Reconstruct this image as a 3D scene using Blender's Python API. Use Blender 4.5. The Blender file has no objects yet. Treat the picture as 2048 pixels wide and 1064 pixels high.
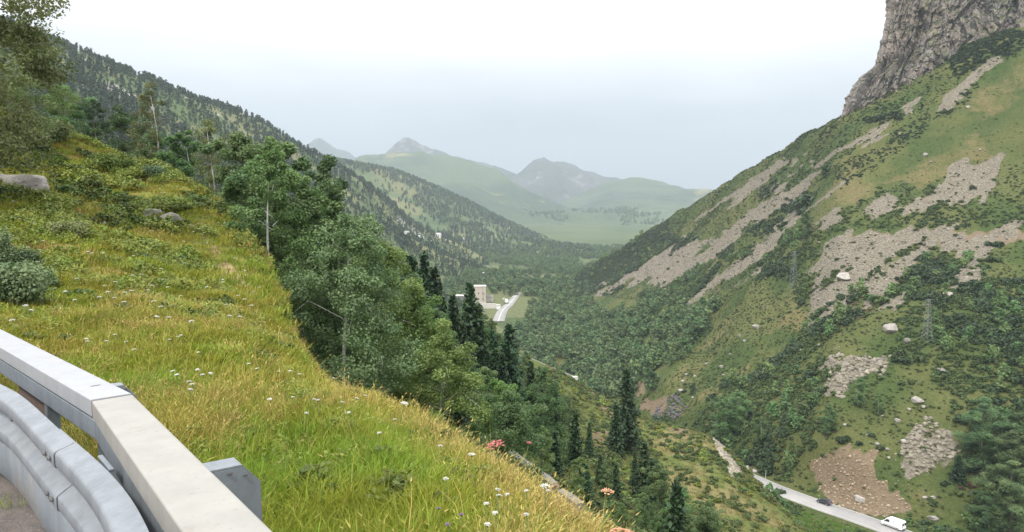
import bpy, math, random
import numpy as np
from mathutils import Vector, Matrix, Euler
from mathutils.bvhtree import BVHTree

R = math.radians
scene = bpy.context.scene
C = scene.collection
random.seed(7)
rng = np.random.default_rng(7)

# ------------------------------------------------------------------ camera
F, CU, CV, PITCH = 1500.0, 1024.0, 532.0, R(5.786)
cam_d = bpy.data.cameras.new('camera')
cam = bpy.data.objects.new('camera', cam_d)
C.objects.link(cam)
cam_d.sensor_width = 36.0
cam_d.sensor_fit = 'HORIZONTAL'
cam_d.lens = F / 2048.0 * 36.0
cam_d.clip_start, cam_d.clip_end = 0.05, 30000.0
cam.location = (0, 0, 0)
cam.rotation_euler = (R(90) - PITCH, 0, 0)
scene.camera = cam

# ------------------------------------------------------------------ world, sun, exposure
SUN_EL, SUN_AZ = R(56), R(215)       # azimuth measured clockwise from +Y (the view direction)
world = bpy.data.worlds.new('World')
scene.world = world
world.use_nodes = True
wt = world.node_tree
wt.nodes.clear()
w_out = wt.nodes.new('ShaderNodeOutputWorld')
w_bg = wt.nodes.new('ShaderNodeBackground')
w_sky = wt.nodes.new('ShaderNodeTexSky')
w_sky.sky_type = 'NISHITA'
w_sky.sun_disc = False
w_sky.sun_elevation = SUN_EL
w_sky.sun_rotation = SUN_AZ
w_sky.air_density, w_sky.dust_density, w_sky.ozone_density = 1.0, 3.0, 1.0
w_tc = wt.nodes.new('ShaderNodeTexCoord')
w_sep = wt.nodes.new('ShaderNodeSeparateXYZ')
w_ramp = wt.nodes.new('ShaderNodeValToRGB')       # the overcast: blue grey low down, white cloud above
w_map = wt.nodes.new('ShaderNodeMapping')
w_map.inputs['Scale'].default_value = (1.5, 1.5, 5.0)
w_noise = wt.nodes.new('ShaderNodeTexNoise')
w_noise.inputs['Scale'].default_value = 1.6
w_noise.inputs['Detail'].default_value = 4.0
w_add = wt.nodes.new('ShaderNodeMath'); w_add.operation = 'MULTIPLY_ADD'
w_mix = wt.nodes.new('ShaderNodeMixRGB')
w_mix.inputs[0].default_value = 0.90
el = w_ramp.color_ramp.elements
el[0].position, el[0].color = 0.0, (4.05, 4.32, 4.62, 1)
el[1].position, el[1].color = 1.0, (22.0, 22.0, 22.4, 1)
for p, c in ((0.05, (4.4, 4.67, 4.97, 1)), (0.10, (5.6, 6.0, 6.5, 1)), (0.17, (8.6, 8.8, 9.1, 1)), (0.30, (16.5, 16.5, 16.8, 1))):
    e = el.new(p); e.color = c
L = wt.links.new
L(w_tc.outputs['Generated'], w_sep.inputs[0])
L(w_tc.outputs['Generated'], w_map.inputs[0])
L(w_map.outputs[0], w_noise.inputs['Vector'])
w_sub = wt.nodes.new('ShaderNodeMath'); w_sub.operation = 'SUBTRACT'; w_sub.inputs[1].default_value = 0.5
L(w_noise.outputs['Fac'], w_sub.inputs[0])
L(w_sub.outputs[0], w_add.inputs[0]); w_add.inputs[1].default_value = 0.13
L(w_sep.outputs[2], w_add.inputs[2])
L(w_add.outputs[0], w_ramp.inputs[0])
L(w_sky.outputs[0], w_mix.inputs[1])
L(w_ramp.outputs[0], w_mix.inputs[2])
L(w_mix.outputs[0], w_bg.inputs[0])
w_bg.inputs[1].default_value = 0.115
L(w_bg.outputs[0], w_out.inputs[0])

sun_d = bpy.data.lights.new('sun', 'SUN')
sun_d.energy, sun_d.angle, sun_d.color = 2.9, R(10), (1.0, 0.96, 0.89)
sun = bpy.data.objects.new('sun', sun_d)
C.objects.link(sun)
sdir = Vector((math.sin(SUN_AZ) * math.cos(SUN_EL), math.cos(SUN_AZ) * math.cos(SUN_EL), math.sin(SUN_EL)))
sun.rotation_euler = sdir.to_track_quat('Z', 'Y').to_euler()
sun.location = sdir * 50

scene.view_settings.view_transform = 'Standard'
scene.view_settings.look = 'None'
scene.view_settings.exposure = 0.3
scene.view_settings.gamma = 1.0
scene.view_settings.use_curve_mapping = False
scene.render.engine = 'CYCLES'
cy = scene.cycles
cy.use_denoising = True
cy.denoiser = 'OPENIMAGEDENOISE'
cy.max_bounces, cy.diffuse_bounces, cy.glossy_bounces = 5, 3, 2
cy.transmission_bounces, cy.transparent_max_bounces, cy.volume_bounces = 4, 8, 1

# ------------------------------------------------------------------ pixel rays (2048 x 1064 photograph)
CP, SP = math.cos(PITCH), math.sin(PITCH)

def ray(u, v):
    a, b = u - CU, v - CV
    return np.array((a, F * CP - b * SP, -F * SP - b * CP)) / F

def P(u, v, d):
    """the point seen at pixel (u, v) and d metres ahead"""
    r = ray(u, v)
    return r * (d / r[1])

def on_plane(u, v, z):
    r = ray(u, v)
    return r * (z / r[2])

def project(p):
    p = np.asarray(p)
    y = p[..., 1] * CP - p[..., 2] * SP
    z = p[..., 1] * SP + p[..., 2] * CP
    y = np.where(y < 1e-3, 1e-3, y)
    return CU + F * p[..., 0] / y, CV - F * z / y

# ------------------------------------------------------------------ noise
def _hash(ix, iy, iz, s):
    h = (ix * 374761393 + iy * 668265263 + iz * 2147483647 + s * 974634777) & 0xFFFFFFFF
    h = ((h ^ (h >> 13)) * 1274126177) & 0xFFFFFFFF
    return ((h ^ (h >> 16)) & 0xFFFF) / 65535.0

def vnoise(x, y, z=None, seed=0):
    x = np.asarray(x, float); y = np.asarray(y, float)
    z = np.zeros_like(x) if z is None else np.asarray(z, float)
    ix, iy, iz = np.floor(x).astype(np.int64), np.floor(y).astype(np.int64), np.floor(z).astype(np.int64)
    fx, fy, fz = x - ix, y - iy, z - iz
    fx, fy, fz = fx * fx * (3 - 2 * fx), fy * fy * (3 - 2 * fy), fz * fz * (3 - 2 * fz)
    out = 0
    for a in (0, 1):
        for b in (0, 1):
            for c in (0, 1):
                wgt = (fx if a else 1 - fx) * (fy if b else 1 - fy) * (fz if c else 1 - fz)
                out = out + wgt * _hash(ix + a, iy + b, iz + c, seed)
    return out * 2 - 1

def fbm(x, y, z=None, octaves=5, seed=0, gain=0.5):
    t, a, f = 0, 1.0, 1.0
    for o in range(octaves):
        t = t + a * vnoise(x * f, y * f, None if z is None else z * f, seed + o * 17)
        a *= gain; f *= 2.03
    return t

# ------------------------------------------------------------------ object helpers
def mesh_np(name, verts, faces, mats=(), smooth=False, attrs=None, mat_idx=None):
    verts = np.asarray(verts, np.float32)
    me = bpy.data.meshes.new(name)
    groups = faces if isinstance(faces, (list, tuple)) else [faces]
    groups = [np.asarray(g, np.int32) for g in groups if len(g)]
    nf = sum(len(g) for g in groups)
    nl = sum(g.size for g in groups)
    me.vertices.add(len(verts))
    me.vertices.foreach_set('co', verts.ravel())
    me.loops.add(nl)
    me.loops.foreach_set('vertex_index', np.concatenate([g.ravel() for g in groups]))
    me.polygons.add(nf)
    starts, s = [], 0
    for g in groups:
        k = g.shape[1]
        starts.append(s + np.arange(len(g)) * k)
        s += g.size
    me.polygons.foreach_set('loop_start', np.concatenate(starts).astype(np.int32))
    if smooth:
        me.polygons.foreach_set('use_smooth', np.ones(nf, bool))
    for m in mats:
        me.materials.append(m)
    if mat_idx is not None:
        me.polygons.foreach_set('material_index', np.asarray(mat_idx, np.int32))
    for k, val in (attrs or {}).items():
        a = me.attributes.new(k, 'FLOAT', 'POINT')
        a.data.foreach_set('value', np.asarray(val, np.float32))
    me.update(calc_edges=True)
    me.validate()
    return me

def tag(o, label=None, cat=None, group=None, kind=None):
    if label: o['label'] = label
    if cat: o['category'] = cat
    if group: o['group'] = group
    if kind: o['kind'] = kind
    return o

def link(name, me, parent=None, loc=None):
    o = bpy.data.objects.new(name, me)
    C.objects.link(o)
    if parent is not None: o.parent = parent
    if loc is not None: o.location = loc
    return o

def empty(name, loc=(0, 0, 0), rz=0.0, scale=1.0):
    o = bpy.data.objects.new(name, None)
    o.empty_display_size = 0.3
    C.objects.link(o)
    o.location = loc
    o.rotation_euler = (0, 0, rz)
    o.scale = (scale,) * 3
    return o

def copy_tree(o, parent=None):
    c = o.copy()
    C.objects.link(c)
    if parent is not None: c.parent = parent
    for ch in o.children:
        copy_tree(ch, c)
    return c

class MB:
    """collects simple solids into one mesh"""
    def __init__(s):
        s.v, s.f = [], []
    def add(s, vs, fs):
        n = len(s.v)
        s.v += [tuple(map(float, p)) for p in vs]
        s.f += [tuple(i + n for i in f) for f in fs]
        return s
    def box(s, c, size, rz=0.0, ry=0.0, rx=0.0, taper=1.0):
        M = Euler((rx, ry, rz)).to_matrix()
        vs = []
        for z in (-1, 1):
            t = taper if z > 0 else 1.0
            for x, y in ((-1, -1), (1, -1), (1, 1), (-1, 1)):
                vs.append(M @ Vector((x * size[0] / 2 * t, y * size[1] / 2 * t, z * size[2] / 2)) + Vector(c))
        return s.add(vs, [(3, 2, 1, 0), (4, 5, 6, 7), (0, 1, 5, 4), (1, 2, 6, 5), (2, 3, 7, 6), (3, 0, 4, 7)])
    def tube(s, pts, radii, n=7, cap=True):
        pts = [Vector(p) for p in pts]
        rings = []
        for i, p in enumerate(pts):
            t = (pts[min(i + 1, len(pts) - 1)] - pts[max(i - 1, 0)]).normalized()
            a = t.orthogonal().normalized() if abs(t.z) < 0.9 else Vector((1, 0, 0)).cross(t).normalized()
            b = t.cross(a)
            r = radii[i] if hasattr(radii, '__len__') else radii
            rings.append([p + (a * math.cos(2 * math.pi * k / n) + b * math.sin(2 * math.pi * k / n)) * r for k in range(n)])
        vs = [q for rg in rings for q in rg]
        fs = []
        for i in range(len(pts) - 1):
            for k in range(n):
                fs.append((i * n + k, i * n + (k + 1) % n, (i + 1) * n + (k + 1) % n, (i + 1) * n + k))
        if cap:
            fs.append(tuple(reversed(range(n))))
            fs.append(tuple((len(pts) - 1) * n + k for k in range(n)))
        return s.add(vs, fs)
    def loft(s, sections, cap=True, closed=True):
        n = len(sections[0])
        vs = [q for sc in sections for q in sc]
        fs = []
        for i in range(len(sections) - 1):
            for k in range(n if closed else n - 1):
                fs.append((i * n + k, i * n + (k + 1) % n, (i + 1) * n + (k + 1) % n, (i + 1) * n + k))
        if cap and closed:
            fs.append(tuple(reversed(range(n))))
            fs.append(tuple((len(sections) - 1) * n + k for k in range(n)))
        return s.add(vs, fs)
    def build(s, name, mat, parent=None, smooth=False, loc=None, bevel=0.0):
        me = bpy.data.meshes.new(name)
        me.from_pydata(s.v, [], s.f)
        me.materials.append(mat)
        import bmesh
        bm = bmesh.new(); bm.from_mesh(me)
        bmesh.ops.recalc_face_normals(bm, faces=bm.faces)
        bm.to_mesh(me); bm.free()
        if smooth:
            me.polygons.foreach_set('use_smooth', [True] * len(me.polygons))
        o = link(name, me, parent, loc)
        if bevel:
            m = o.modifiers.new('bevel', 'BEVEL')
            m.width, m.segments, m.limit_method = bevel, 2, 'ANGLE'
        return o

# ------------------------------------------------------------------ materials
def nt(name):
    m = bpy.data.materials.new(name)
    m.use_nodes = True
    t = m.node_tree
    b = t.nodes['Principled BSDF']
    b.inputs['Specular IOR Level'].default_value = 0.25
    return m, t, b

def N(t, typ, **kw):
    n = t.nodes.new(typ)
    for k, v in kw.items():
        if isinstance(v, tuple) and k.startswith('i_'):
            pass
        setattr(n, k, v)
    return n

def mixc(t, fac, a, b, mode='MIX'):
    n = t.nodes.new('ShaderNodeMixRGB')
    n.blend_type = mode
    for i, v in ((0, fac), (1, a), (2, b)):
        if hasattr(v, 'links'):
            t.links.new(v, n.inputs[i])
        elif i == 0:
            n.inputs[0].default_value = v
        else:
            n.inputs[i].default_value = (*v, 1) if len(v) == 3 else v
    return n.outputs[0]

def noise(t, scale, detail=4.0, rough=0.55, vec=None, out='Fac', dist=0.0):
    n = t.nodes.new('ShaderNodeTexNoise')
    n.inputs['Scale'].default_value = scale
    n.inputs['Detail'].default_value = detail
    n.inputs['Roughness'].default_value = rough
    n.inputs['Distortion'].default_value = dist
    if vec is None:
        g = t.nodes.new('ShaderNodeNewGeometry')
        vec = g.outputs['Position']
    t.links.new(vec, n.inputs['Vector'])
    return n.outputs[out]

def step(t, val, lo, hi):
    n = t.nodes.new('ShaderNodeMapRange')
    n.inputs['From Min'].default_value = lo
    n.inputs['From Max'].default_value = hi
    n.interpolation_type = 'SMOOTHSTEP'
    t.links.new(val, n.inputs['Value'])
    return n.outputs[0]

def attr(t, name):
    n = t.nodes.new('ShaderNodeAttribute')
    n.attribute_name = name
    return n.outputs['Fac']

def math_(t, op, a, b=None):
    n = t.nodes.new('ShaderNodeMath'); n.operation = op
    for i, v in ((0, a), (1, b)):
        if v is None: continue
        if hasattr(v, 'links'): t.links.new(v, n.inputs[i])
        else: n.inputs[i].default_value = v
    return n.outputs[0]

def bump(t, b, h, dist, strength=0.8):
    n = t.nodes.new('ShaderNodeBump')
    n.inputs['Strength'].default_value = strength
    n.inputs['Distance'].default_value = dist
    t.links.new(h, n.inputs['Height'])
    t.links.new(n.outputs[0], b.inputs['Normal'])

def leaf_mat(name, c1, c2, trans=0.3, rough=0.55):
    """foliage: colour differs from leaf clump to leaf clump and from plant to plant"""
    m, t, b = nt(name)
    oi = t.nodes.new('ShaderNodeObjectInfo')
    col = mixc(t, attr(t, 'tint'), c1, c2)
    hv = t.nodes.new('ShaderNodeHueSaturation')
    t.links.new(col, hv.inputs['Color'])
    rnd = oi.outputs['Random']
    t.links.new(math_(t, 'MULTIPLY_ADD', rnd, 0.05), hv.inputs['Hue'])
    hn = [n for n in t.nodes if n.type == 'MATH' and n.operation == 'MULTIPLY_ADD'][-1]
    hn.inputs[2].default_value = 0.475
    wn = t.nodes.new('ShaderNodeTexWhiteNoise'); wn.noise_dimensions = '1D'
    t.links.new(rnd, wn.inputs['W'])
    vv = math_(t, 'MULTIPLY_ADD', wn.outputs['Value'], 0.5)
    vv.node.inputs[2].default_value = 0.75
    t.links.new(vv, hv.inputs['Value'])
    b.inputs['Roughness'].default_value = rough
    t.links.new(hv.outputs[0], b.inputs['Base Color'])
    tr = t.nodes.new('ShaderNodeBsdfTranslucent')
    t.links.new(mixc(t, 0.5, hv.outputs[0], (0.5, 0.7, 0.12), 'MULTIPLY'), tr.inputs['Color'])
    ms = t.nodes.new('ShaderNodeMixShader')
    ms.inputs[0].default_value = trans
    t.links.new(b.outputs[0], ms.inputs[1])
    t.links.new(tr.outputs[0], ms.inputs[2])
    t.links.new(ms.outputs[0], t.nodes['Material Output'].inputs['Surface'])
    return m

def plain(name, col, rough=0.6, metal=0.0, var=0.15, scale=3.0, spec=0.3, bumpd=0.0):
    m, t, b = nt(name)
    n = noise(t, scale, 5.0)
    dark = tuple(c * (1 - var) for c in col)
    lite = tuple(min(1, c * (1 + var)) for c in col)
    t.links.new(mixc(t, n, dark, lite), b.inputs['Base Color'])
    b.inputs['Roughness'].default_value = rough
    b.inputs['Metallic'].default_value = metal
    b.inputs['Specular IOR Level'].default_value = spec
    if bumpd: bump(t, b, n, bumpd)
    return m

def rock_mat(name, c1, c2, c3, scale, bumpd):
    m, t, b = nt(name)
    a = noise(t, scale, 6.0, 0.6)
    f = noise(t, scale * 6, 5.0, 0.65)
    oi = t.nodes.new('ShaderNodeObjectInfo')
    col = mixc(t, step(t, a, 0.35, 0.65), c1, c2)
    col = mixc(t, step(t, f, 0.5, 0.72), col, c3)
    hv = t.nodes.new('ShaderNodeHueSaturation')
    t.links.new(col, hv.inputs['Color'])
    vv = math_(t, 'MULTIPLY_ADD', oi.outputs['Random'], 0.5); vv.node.inputs[2].default_value = 0.75
    t.links.new(vv, hv.inputs['Value'])
    t.links.new(hv.outputs[0], b.inputs['Base Color'])
    b.inputs['Roughness'].default_value = 0.9
    b.inputs['Specular IOR Level'].default_value = 0.15
    bump(t, b, f, bumpd)
    return m

def ground_mat(name, grass, grass2, dry, soil, scree, s, bumpd):
    """ground whose plant cover, soil and stones are told apart by the point attributes dry, soil and scree"""
    m, t, b = nt(name)
    big = noise(t, s, 5.0, 0.6)
    mid = noise(t, s * 7, 5.0, 0.65)
    fine = noise(t, s * 45, 4.0, 0.7)
    col = mixc(t, step(t, big, 0.38, 0.62), grass, grass2)
    col = mixc(t, step(t, math_(t, 'ADD', math_(t, 'MULTIPLY', mid, 0.8), math_(t, 'SUBTRACT', attr(t, 'dry'), 0.55)), 0.2, 0.5), col, dry)
    col = mixc(t, step(t, math_(t, 'ADD', math_(t, 'MULTIPLY', mid, 0.7), math_(t, 'SUBTRACT', attr(t, 'soil'), 0.5)), 0.2, 0.45), col, soil)
    sc = mixc(t, step(t, fine, 0.35, 0.65), tuple(c * 0.72 for c in scree), tuple(min(1, c * 1.2) for c in scree))
    col = mixc(t, step(t, math_(t, 'ADD', math_(t, 'MULTIPLY', mid, 0.7), math_(t, 'SUBTRACT', attr(t, 'scree'), 0.5)), 0.22, 0.42), col, sc)
    col = mixc(t, step(t, fine, 0.3, 0.7), mixc(t, 1.0, col, (0.78, 0.78, 0.78), 'MULTIPLY'), mixc(t, 1.0, col, (1.18, 1.18, 1.18), 'MULTIPLY'))
    t.links.new(col, b.inputs['Base Color'])
    b.inputs['Roughness'].default_value = 0.95
    b.inputs['Specular IOR Level'].default_value = 0.08
    bump(t, b, math_(t, 'ADD', fine, mid), bumpd)
    return m
# ------------------------------------------------------------------ terrain: each hill is its own sheet, lofted through surveyed points
def pchip(x, y, xn):
    """monotone cubic through (x, y) along axis 0"""
    x = np.asarray(x, float); y = np.asarray(y, float)
    h = np.diff(x)
    sh = (-1,) + (1,) * (y.ndim - 1)
    dlt = np.diff(y, axis=0) / h.reshape(sh)
    m = np.zeros_like(y)
    if len(x) > 2:
        w1 = (2 * h[1:] + h[:-1]).reshape(sh); w2 = (h[1:] + 2 * h[:-1]).reshape(sh)
        same = dlt[1:] * dlt[:-1] > 0
        with np.errstate(divide='ignore', invalid='ignore'):
            hm = (w1 + w2) / (w1 / dlt[:-1] + w2 / dlt[1:])
        m[1:-1] = np.where(same, np.nan_to_num(hm), 0)
    m[0], m[-1] = dlt[0], dlt[-1]
    i = np.clip(np.searchsorted(x, xn, side='right') - 1, 0, len(x) - 2)
    t = ((xn - x[i]) / h[i]).reshape(sh)
    hh = h[i].reshape(sh)
    return ((1 + 2 * t) * (1 - t) ** 2) * y[i] + t * (1 - t) ** 2 * hh * m[i] + t * t * (3 - 2 * t) * y[i + 1] + t * t * (t - 1) * hh * m[i + 1]

class Sheet:
    def __init__(s, cols, nu, nt_):
        us = [c[0] for c in cols]
        kn = []
        for u, rows in cols:
            col = []
            for r in rows:
                uu, v, d = (u, *r) if len(r) == 2 else r
                p = P(uu, v, d)
                col.append((p[0] / p[1], math.log(p[1]), p[2] / p[1]))
            kn.append(col)
        kn = np.array(kn)
        K = kn.shape[1]
        # samples evenly spread over the columns, and over the rows
        un = np.linspace(us[0], us[-1], nu)
        g = pchip(us, kn, un)                                    # nu, K, 3
        tn = np.linspace(0, K - 1, nt_)
        g = pchip(np.arange(K), np.swapaxes(g, 0, 1), tn)        # nt, nu, 3
        d = np.exp(g[..., 1])
        s.p = np.stack((g[..., 0] * d, d, g[..., 2] * d), -1)
        s.d = d
        s.un, s.tn = un, tn
    def rough(s, amp, scale, octaves=5, seed=1, gain=0.5):
        s.p[..., 2] += amp * fbm(s.p[..., 0] / scale, s.p[..., 1] / scale, None, octaves, seed, gain)
        return s
    def normals(s):
        a = np.gradient(s.p, axis=1); b = np.gradient(s.p, axis=0)
        n = np.cross(a, b)
        n /= np.linalg.norm(n, axis=-1, keepdims=True) + 1e-12
        return np.where(n[..., 2:3] < 0, -n, n)
    def faces(s):
        nt_, nu = s.p.shape[:2]
        i = np.arange(nt_ * nu).reshape(nt_, nu)
        return np.stack((i[:-1, :-1], i[:-1, 1:], i[1:, 1:], i[1:, :-1]), -1).reshape(-1, 4)
    def build(s, name, mat, attrs=None, kind='structure'):
        me = mesh_np(name, s.p.reshape(-1, 3), s.faces(), [mat], True, {k: v.ravel() for k, v in (attrs or {}).items()})
        s.o = tag(link(name, me), kind=kind)
        f = s.faces()
        s.bvh = BVHTree.FromPolygons([tuple(q) for q in s.p.reshape(-1, 3)], f.tolist())
        q = s.p.reshape(-1, 3)
        s.tri = np.concatenate((f[:, [0, 1, 2]], f[:, [0, 2, 3]]))
        A, B, D = q[s.tri[:, 0]], q[s.tri[:, 1]], q[s.tri[:, 2]]
        s.area = np.linalg.norm(np.cross(B - A, D - A), axis=1) / 2
        s.q = q
        return s
    def sample(s, n, weight=None):
        """n random points on the sheet, by area"""
        w = s.area if weight is None else s.area * weight(s.q[s.tri].mean(1))
        t = rng.choice(len(s.tri), n, p=w / w.sum())
        r1, r2 = np.sqrt(rng.random(n)), rng.random(n)
        A, B, D = (s.q[s.tri[t, k]] for k in range(3))
        return A * (1 - r1)[:, None] + B * (r1 * (1 - r2))[:, None] + D * (r1 * r2)[:, None]
    def drop(s, x, y):
        h = s.bvh.ray_cast(Vector((x, y, 3000)), Vector((0, 0, -1)))
        return None if h[0] is None else h[0].z
    def hit(s, u, v):
        r = Vector(ray(u, v)).normalized()
        h = s.bvh.ray_cast(Vector((0, 0, 0)), r)
        return h[0]

def inside(u, v, poly):
    poly = np.asarray(poly, float)
    r = np.zeros(np.shape(u), bool)
    j = len(poly) - 1
    for i in range(len(poly)):
        xi, yi = poly[i]; xj, yj = poly[j]
        c = ((yi > v) != (yj > v)) & (u < (xj - xi) * (v - yi) / (yj - yi + 1e-9) + xi)
        r ^= c
        j = i
    return r

def mask(p, polys, jit=8.0, scale=None):
    """1 where a world point lies in one of the outlined areas of ground (edges made uneven by noise)"""
    u, v = project(p)
    sc = 22.0
    ju = jit * fbm(u / sc, v / sc, None, 3, 5)
    jv = jit * fbm(u / sc, v / sc, None, 3, 9)
    r = np.zeros(u.shape, bool)
    for q in polys:
        r |= inside(u + ju, v + jv, q)
    return r.astype(float)

def mask_run(p, polys, k=1.0):
    """like mask, for stone runs: edges drawn out into tongues down the slope"""
    u, v = project(p)
    cr, al = 0.62 * u + 0.78 * v, 0.78 * u - 0.62 * v
    c = 13 * k * fbm(cr / 16, al / 120, None, 4, 261)
    a = 28 * k * fbm(cr / 8, al / 420, None, 3, 263)
    iso = 5 * fbm(u / 7, v / 7, None, 3, 265)
    uu, vv = u + 0.62 * c + 0.78 * a + iso, v + 0.78 * c - 0.62 * a + iso
    r = np.zeros(u.shape, bool)
    for q in polys: r |= inside(uu, vv, q)
    return r.astype(float)

def blur(a, n=1):
    for _ in range(n):
        b = np.pad(a, 1, mode='edge')
        a = (b[:-2, 1:-1] + b[2:, 1:-1] + b[1:-1, :-2] + b[1:-1, 2:] + 2 * a) / 6
    return a

# --- ground sheet out to the horizon
gv = np.array([(-9000, -900, -128), (9000, -900, -128), (9000, 9800, -128), (-9000, 9800, -128)], float)
M_floor = ground_mat('valley_grass', (0.085, 0.11, 0.045), (0.06, 0.085, 0.035), (0.11, 0.122, 0.055), (0.2, 0.15, 0.1), (0.3, 0.28, 0.25), 0.006, 0.6)
tag(link('ground', mesh_np('ground', gv, np.array([[0, 1, 2, 3]]), [M_floor], attrs={'dry': np.zeros(4), 'soil': np.zeros(4), 'scree': np.zeros(4)})), kind='structure')

# --- valley floor
S_val = Sheet([(u, [(900, 330), (620, 640), (545, 980), (508, 1400), (490, 1900), (478, 2500), (470, 3200)]) for u in (300, 700, 900, 1100, 1300, 1700)], 160, 160)
S_val.rough(5.0, 220, 5, 3)
u_, v_ = project(S_val.p)
val_dry = blur((fbm(S_val.p[..., 0] / 120, S_val.p[..., 1] / 200, None, 4, 21) > 0.15).astype(float), 1)
S_val.build('valley_floor', M_floor, {'dry': val_dry, 'soil': 0 * val_dry, 'scree': 0 * val_dry})

# --- far hills
M_far = ground_mat('far_grass', (0.080, 0.105, 0.052), (0.045, 0.068, 0.040), (0.20, 0.18, 0.085), (0.17, 0.13, 0.10), (0.30, 0.28, 0.26), 0.0022, 4.0)
M_peak = ground_mat('far_rock', (0.088, 0.092, 0.088), (0.062, 0.074, 0.058), (0.22, 0.17, 0.12), (0.2, 0.15, 0.12), (0.26, 0.25, 0.24), 0.003, 6.0)

def ridge(u, foot, dfoot, top, dtop, n=4, back=30):
    rows = []
    for i in range(n):
        f = i / (n - 1)
        rows.append((foot + (top - foot) * f ** 0.85, dfoot + (dtop - dfoot) * f))
    rows.append((top + back, dtop * 1.12))
    rows.append((top + back * 3, dtop * 1.3))
    return (u, rows)

S_green = Sheet([ridge(u, f, 2700, t, d) for u, f, t, d in (
    (440, 445, 345, 4200), (560, 445, 330, 4200), (650, 445, 322, 4200), (690, 445, 319, 4150), (740, 446, 302, 4100), (800, 447, 297, 4100), (870, 448, 298, 4050),
    (940, 449, 312, 4000), (1000, 450, 342, 3900), (1060, 452, 384, 3700), (1130, 455, 417, 3500), (1210, 462, 446, 3300), (1300, 470, 462, 3200))], 260, 160)
S_green.rough(13, 420, 6, 11)
S_green.p[..., 2] -= 34 * np.abs(fbm(S_green.p[..., 0] / 330 + S_green.p[..., 1] / 1500, S_green.p[..., 1] / 1300, None, 5, 211, 0.5)) - 9
gp = S_green.p
S_green.build('green_hill', M_far, {'dry': np.clip(0.7 * fbm(gp[..., 0] / 300, gp[..., 1] / 420, None, 5, 4) + 0.12, 0, 1), 'soil': 0 * gp[..., 0],
                                    'scree': 0.0 * (fbm(gp[..., 0] / 160, gp[..., 1] / 160, None, 3, 8) > 0.75)})
S_pk = Sheet([ridge(u, 400, 4700, t, 5500) for u, t in ((640, 360), (720, 335), (775, 299), (797, 281), (812, 273), (826, 279), (846, 288), (880, 300), (950, 318), (1040, 350), (1150, 400))], 160, 90)
S_pk.rough(16, 330, 6, 12)
S_pk.p[..., 2] -= 22 * np.abs(fbm(S_pk.p[..., 0] / 200, S_pk.p[..., 1] / 900, None, 5, 215, 0.5)) - 6
S_pk.build('grey_peak', M_peak, {'dry': 0.15 + 0 * S_pk.p[..., 0], 'soil': 0 * S_pk.p[..., 0], 'scree': 0.4 * (fbm(S_pk.p[..., 0] / 200, S_pk.p[..., 1] / 200, None, 3, 8) > 0.4)})
S_hz = Sheet([ridge(u, 420, 6300, t, 7000) for u, t in ((380, 370), (500, 335), (580, 303), (612, 286), (636, 274), (655, 282), (690, 301), (740, 322), (820, 345), (950, 385))], 140, 70)
S_hz.rough(18, 420, 6, 13)
S_hz.p[..., 2] -= 25 * np.abs(fbm(S_hz.p[..., 0] / 240, S_hz.p[..., 1] / 1000, None, 5, 217, 0.5)) - 6
S_hz.build('blue_peak', M_peak, {'dry': 0.2 + 0 * S_hz.p[..., 0], 'soil': 0 * S_hz.p[..., 0], 'scree': 0 * S_hz.p[..., 0]})
S_ri = Sheet([ridge(u, 425, 4300, t, 5300) for u, t in ((900, 395), (980, 362), (1020, 343), (1040, 328), (1058, 319), (1085, 315), (1112, 319), (1140, 327), (1170, 338), (1220, 353), (1300, 371), (1400, 392), (1520, 402), (1800, 425))], 240, 140)
S_ri.rough(26, 330, 6, 14, 0.55)
S_ri.p[..., 2] -= 60 * np.abs(fbm(S_ri.p[..., 0] / 300 + S_ri.p[..., 1] / 1400, S_ri.p[..., 1] / 1100, None, 5, 213, 0.5)) - 15
rv = project(S_ri.p)
S_ri.build('rocky_mountain', M_peak, {'dry': 0.12 + 0 * S_ri.p[..., 0], 'soil': 0 * S_ri.p[..., 0],
                                      'scree': 0.40 * blur(((fbm(S_ri.p[..., 0] / 60, S_ri.p[..., 1] / 160, None, 5, 18) > 0.1) & (rv[1] > 340) & (rv[0] < 1215)).astype(float))})
S_sb = Sheet([ridge(u, 420, 3900, t, 4500) for u, t in ((1120, 400), (1190, 368), (1222, 354), (1248, 350), (1275, 354), (1310, 364), (1350, 374), (1420, 386), (1500, 398), (1620, 415), (1800, 440))], 160, 90)
S_sb.rough(14, 300, 6, 15)
S_sb.p[..., 2] -= 26 * np.abs(fbm(S_sb.p[..., 0] / 330, S_sb.p[..., 1] / 1100, None, 5, 219, 0.5)) - 6
S_sb.build('rounded_hill', M_far, {'dry': 0.1 + 0 * S_sb.p[..., 0], 'soil': 0 * S_sb.p[..., 0], 'scree': 0 * S_sb.p[..., 0]})
S_mid = Sheet([(u, [(514, 1900), (482, 2400), (452, 2900), (428, 3400), (408 + k, 3900), (402 + k, 4300), (440, 4900)]) for u, k in ((820, 26), (950, 20), (1080, 14), (1200, 2), (1330, -8), (1450, -8), (1600, -2), (1800, 10))], 220, 150)
_mb = S_mid.p[..., 2].copy()
S_mid.rough(40, 520, 6, 16)
S_mid.p[..., 2] = _mb + (S_mid.p[..., 2] - _mb) * np.clip((S_mid.p[..., 1] - 2050) / 500, 0, 1)
mp = S_mid.p
S_mid.build('meadow_hills', M_far, {'dry': np.clip(0.6 * fbm(mp[..., 0] / 260, mp[..., 1] / 420, None, 4, 31) + 0.02, 0, 0.6), 'soil': 0 * mp[..., 0], 'scree': 0 * mp[..., 0]})

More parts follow.
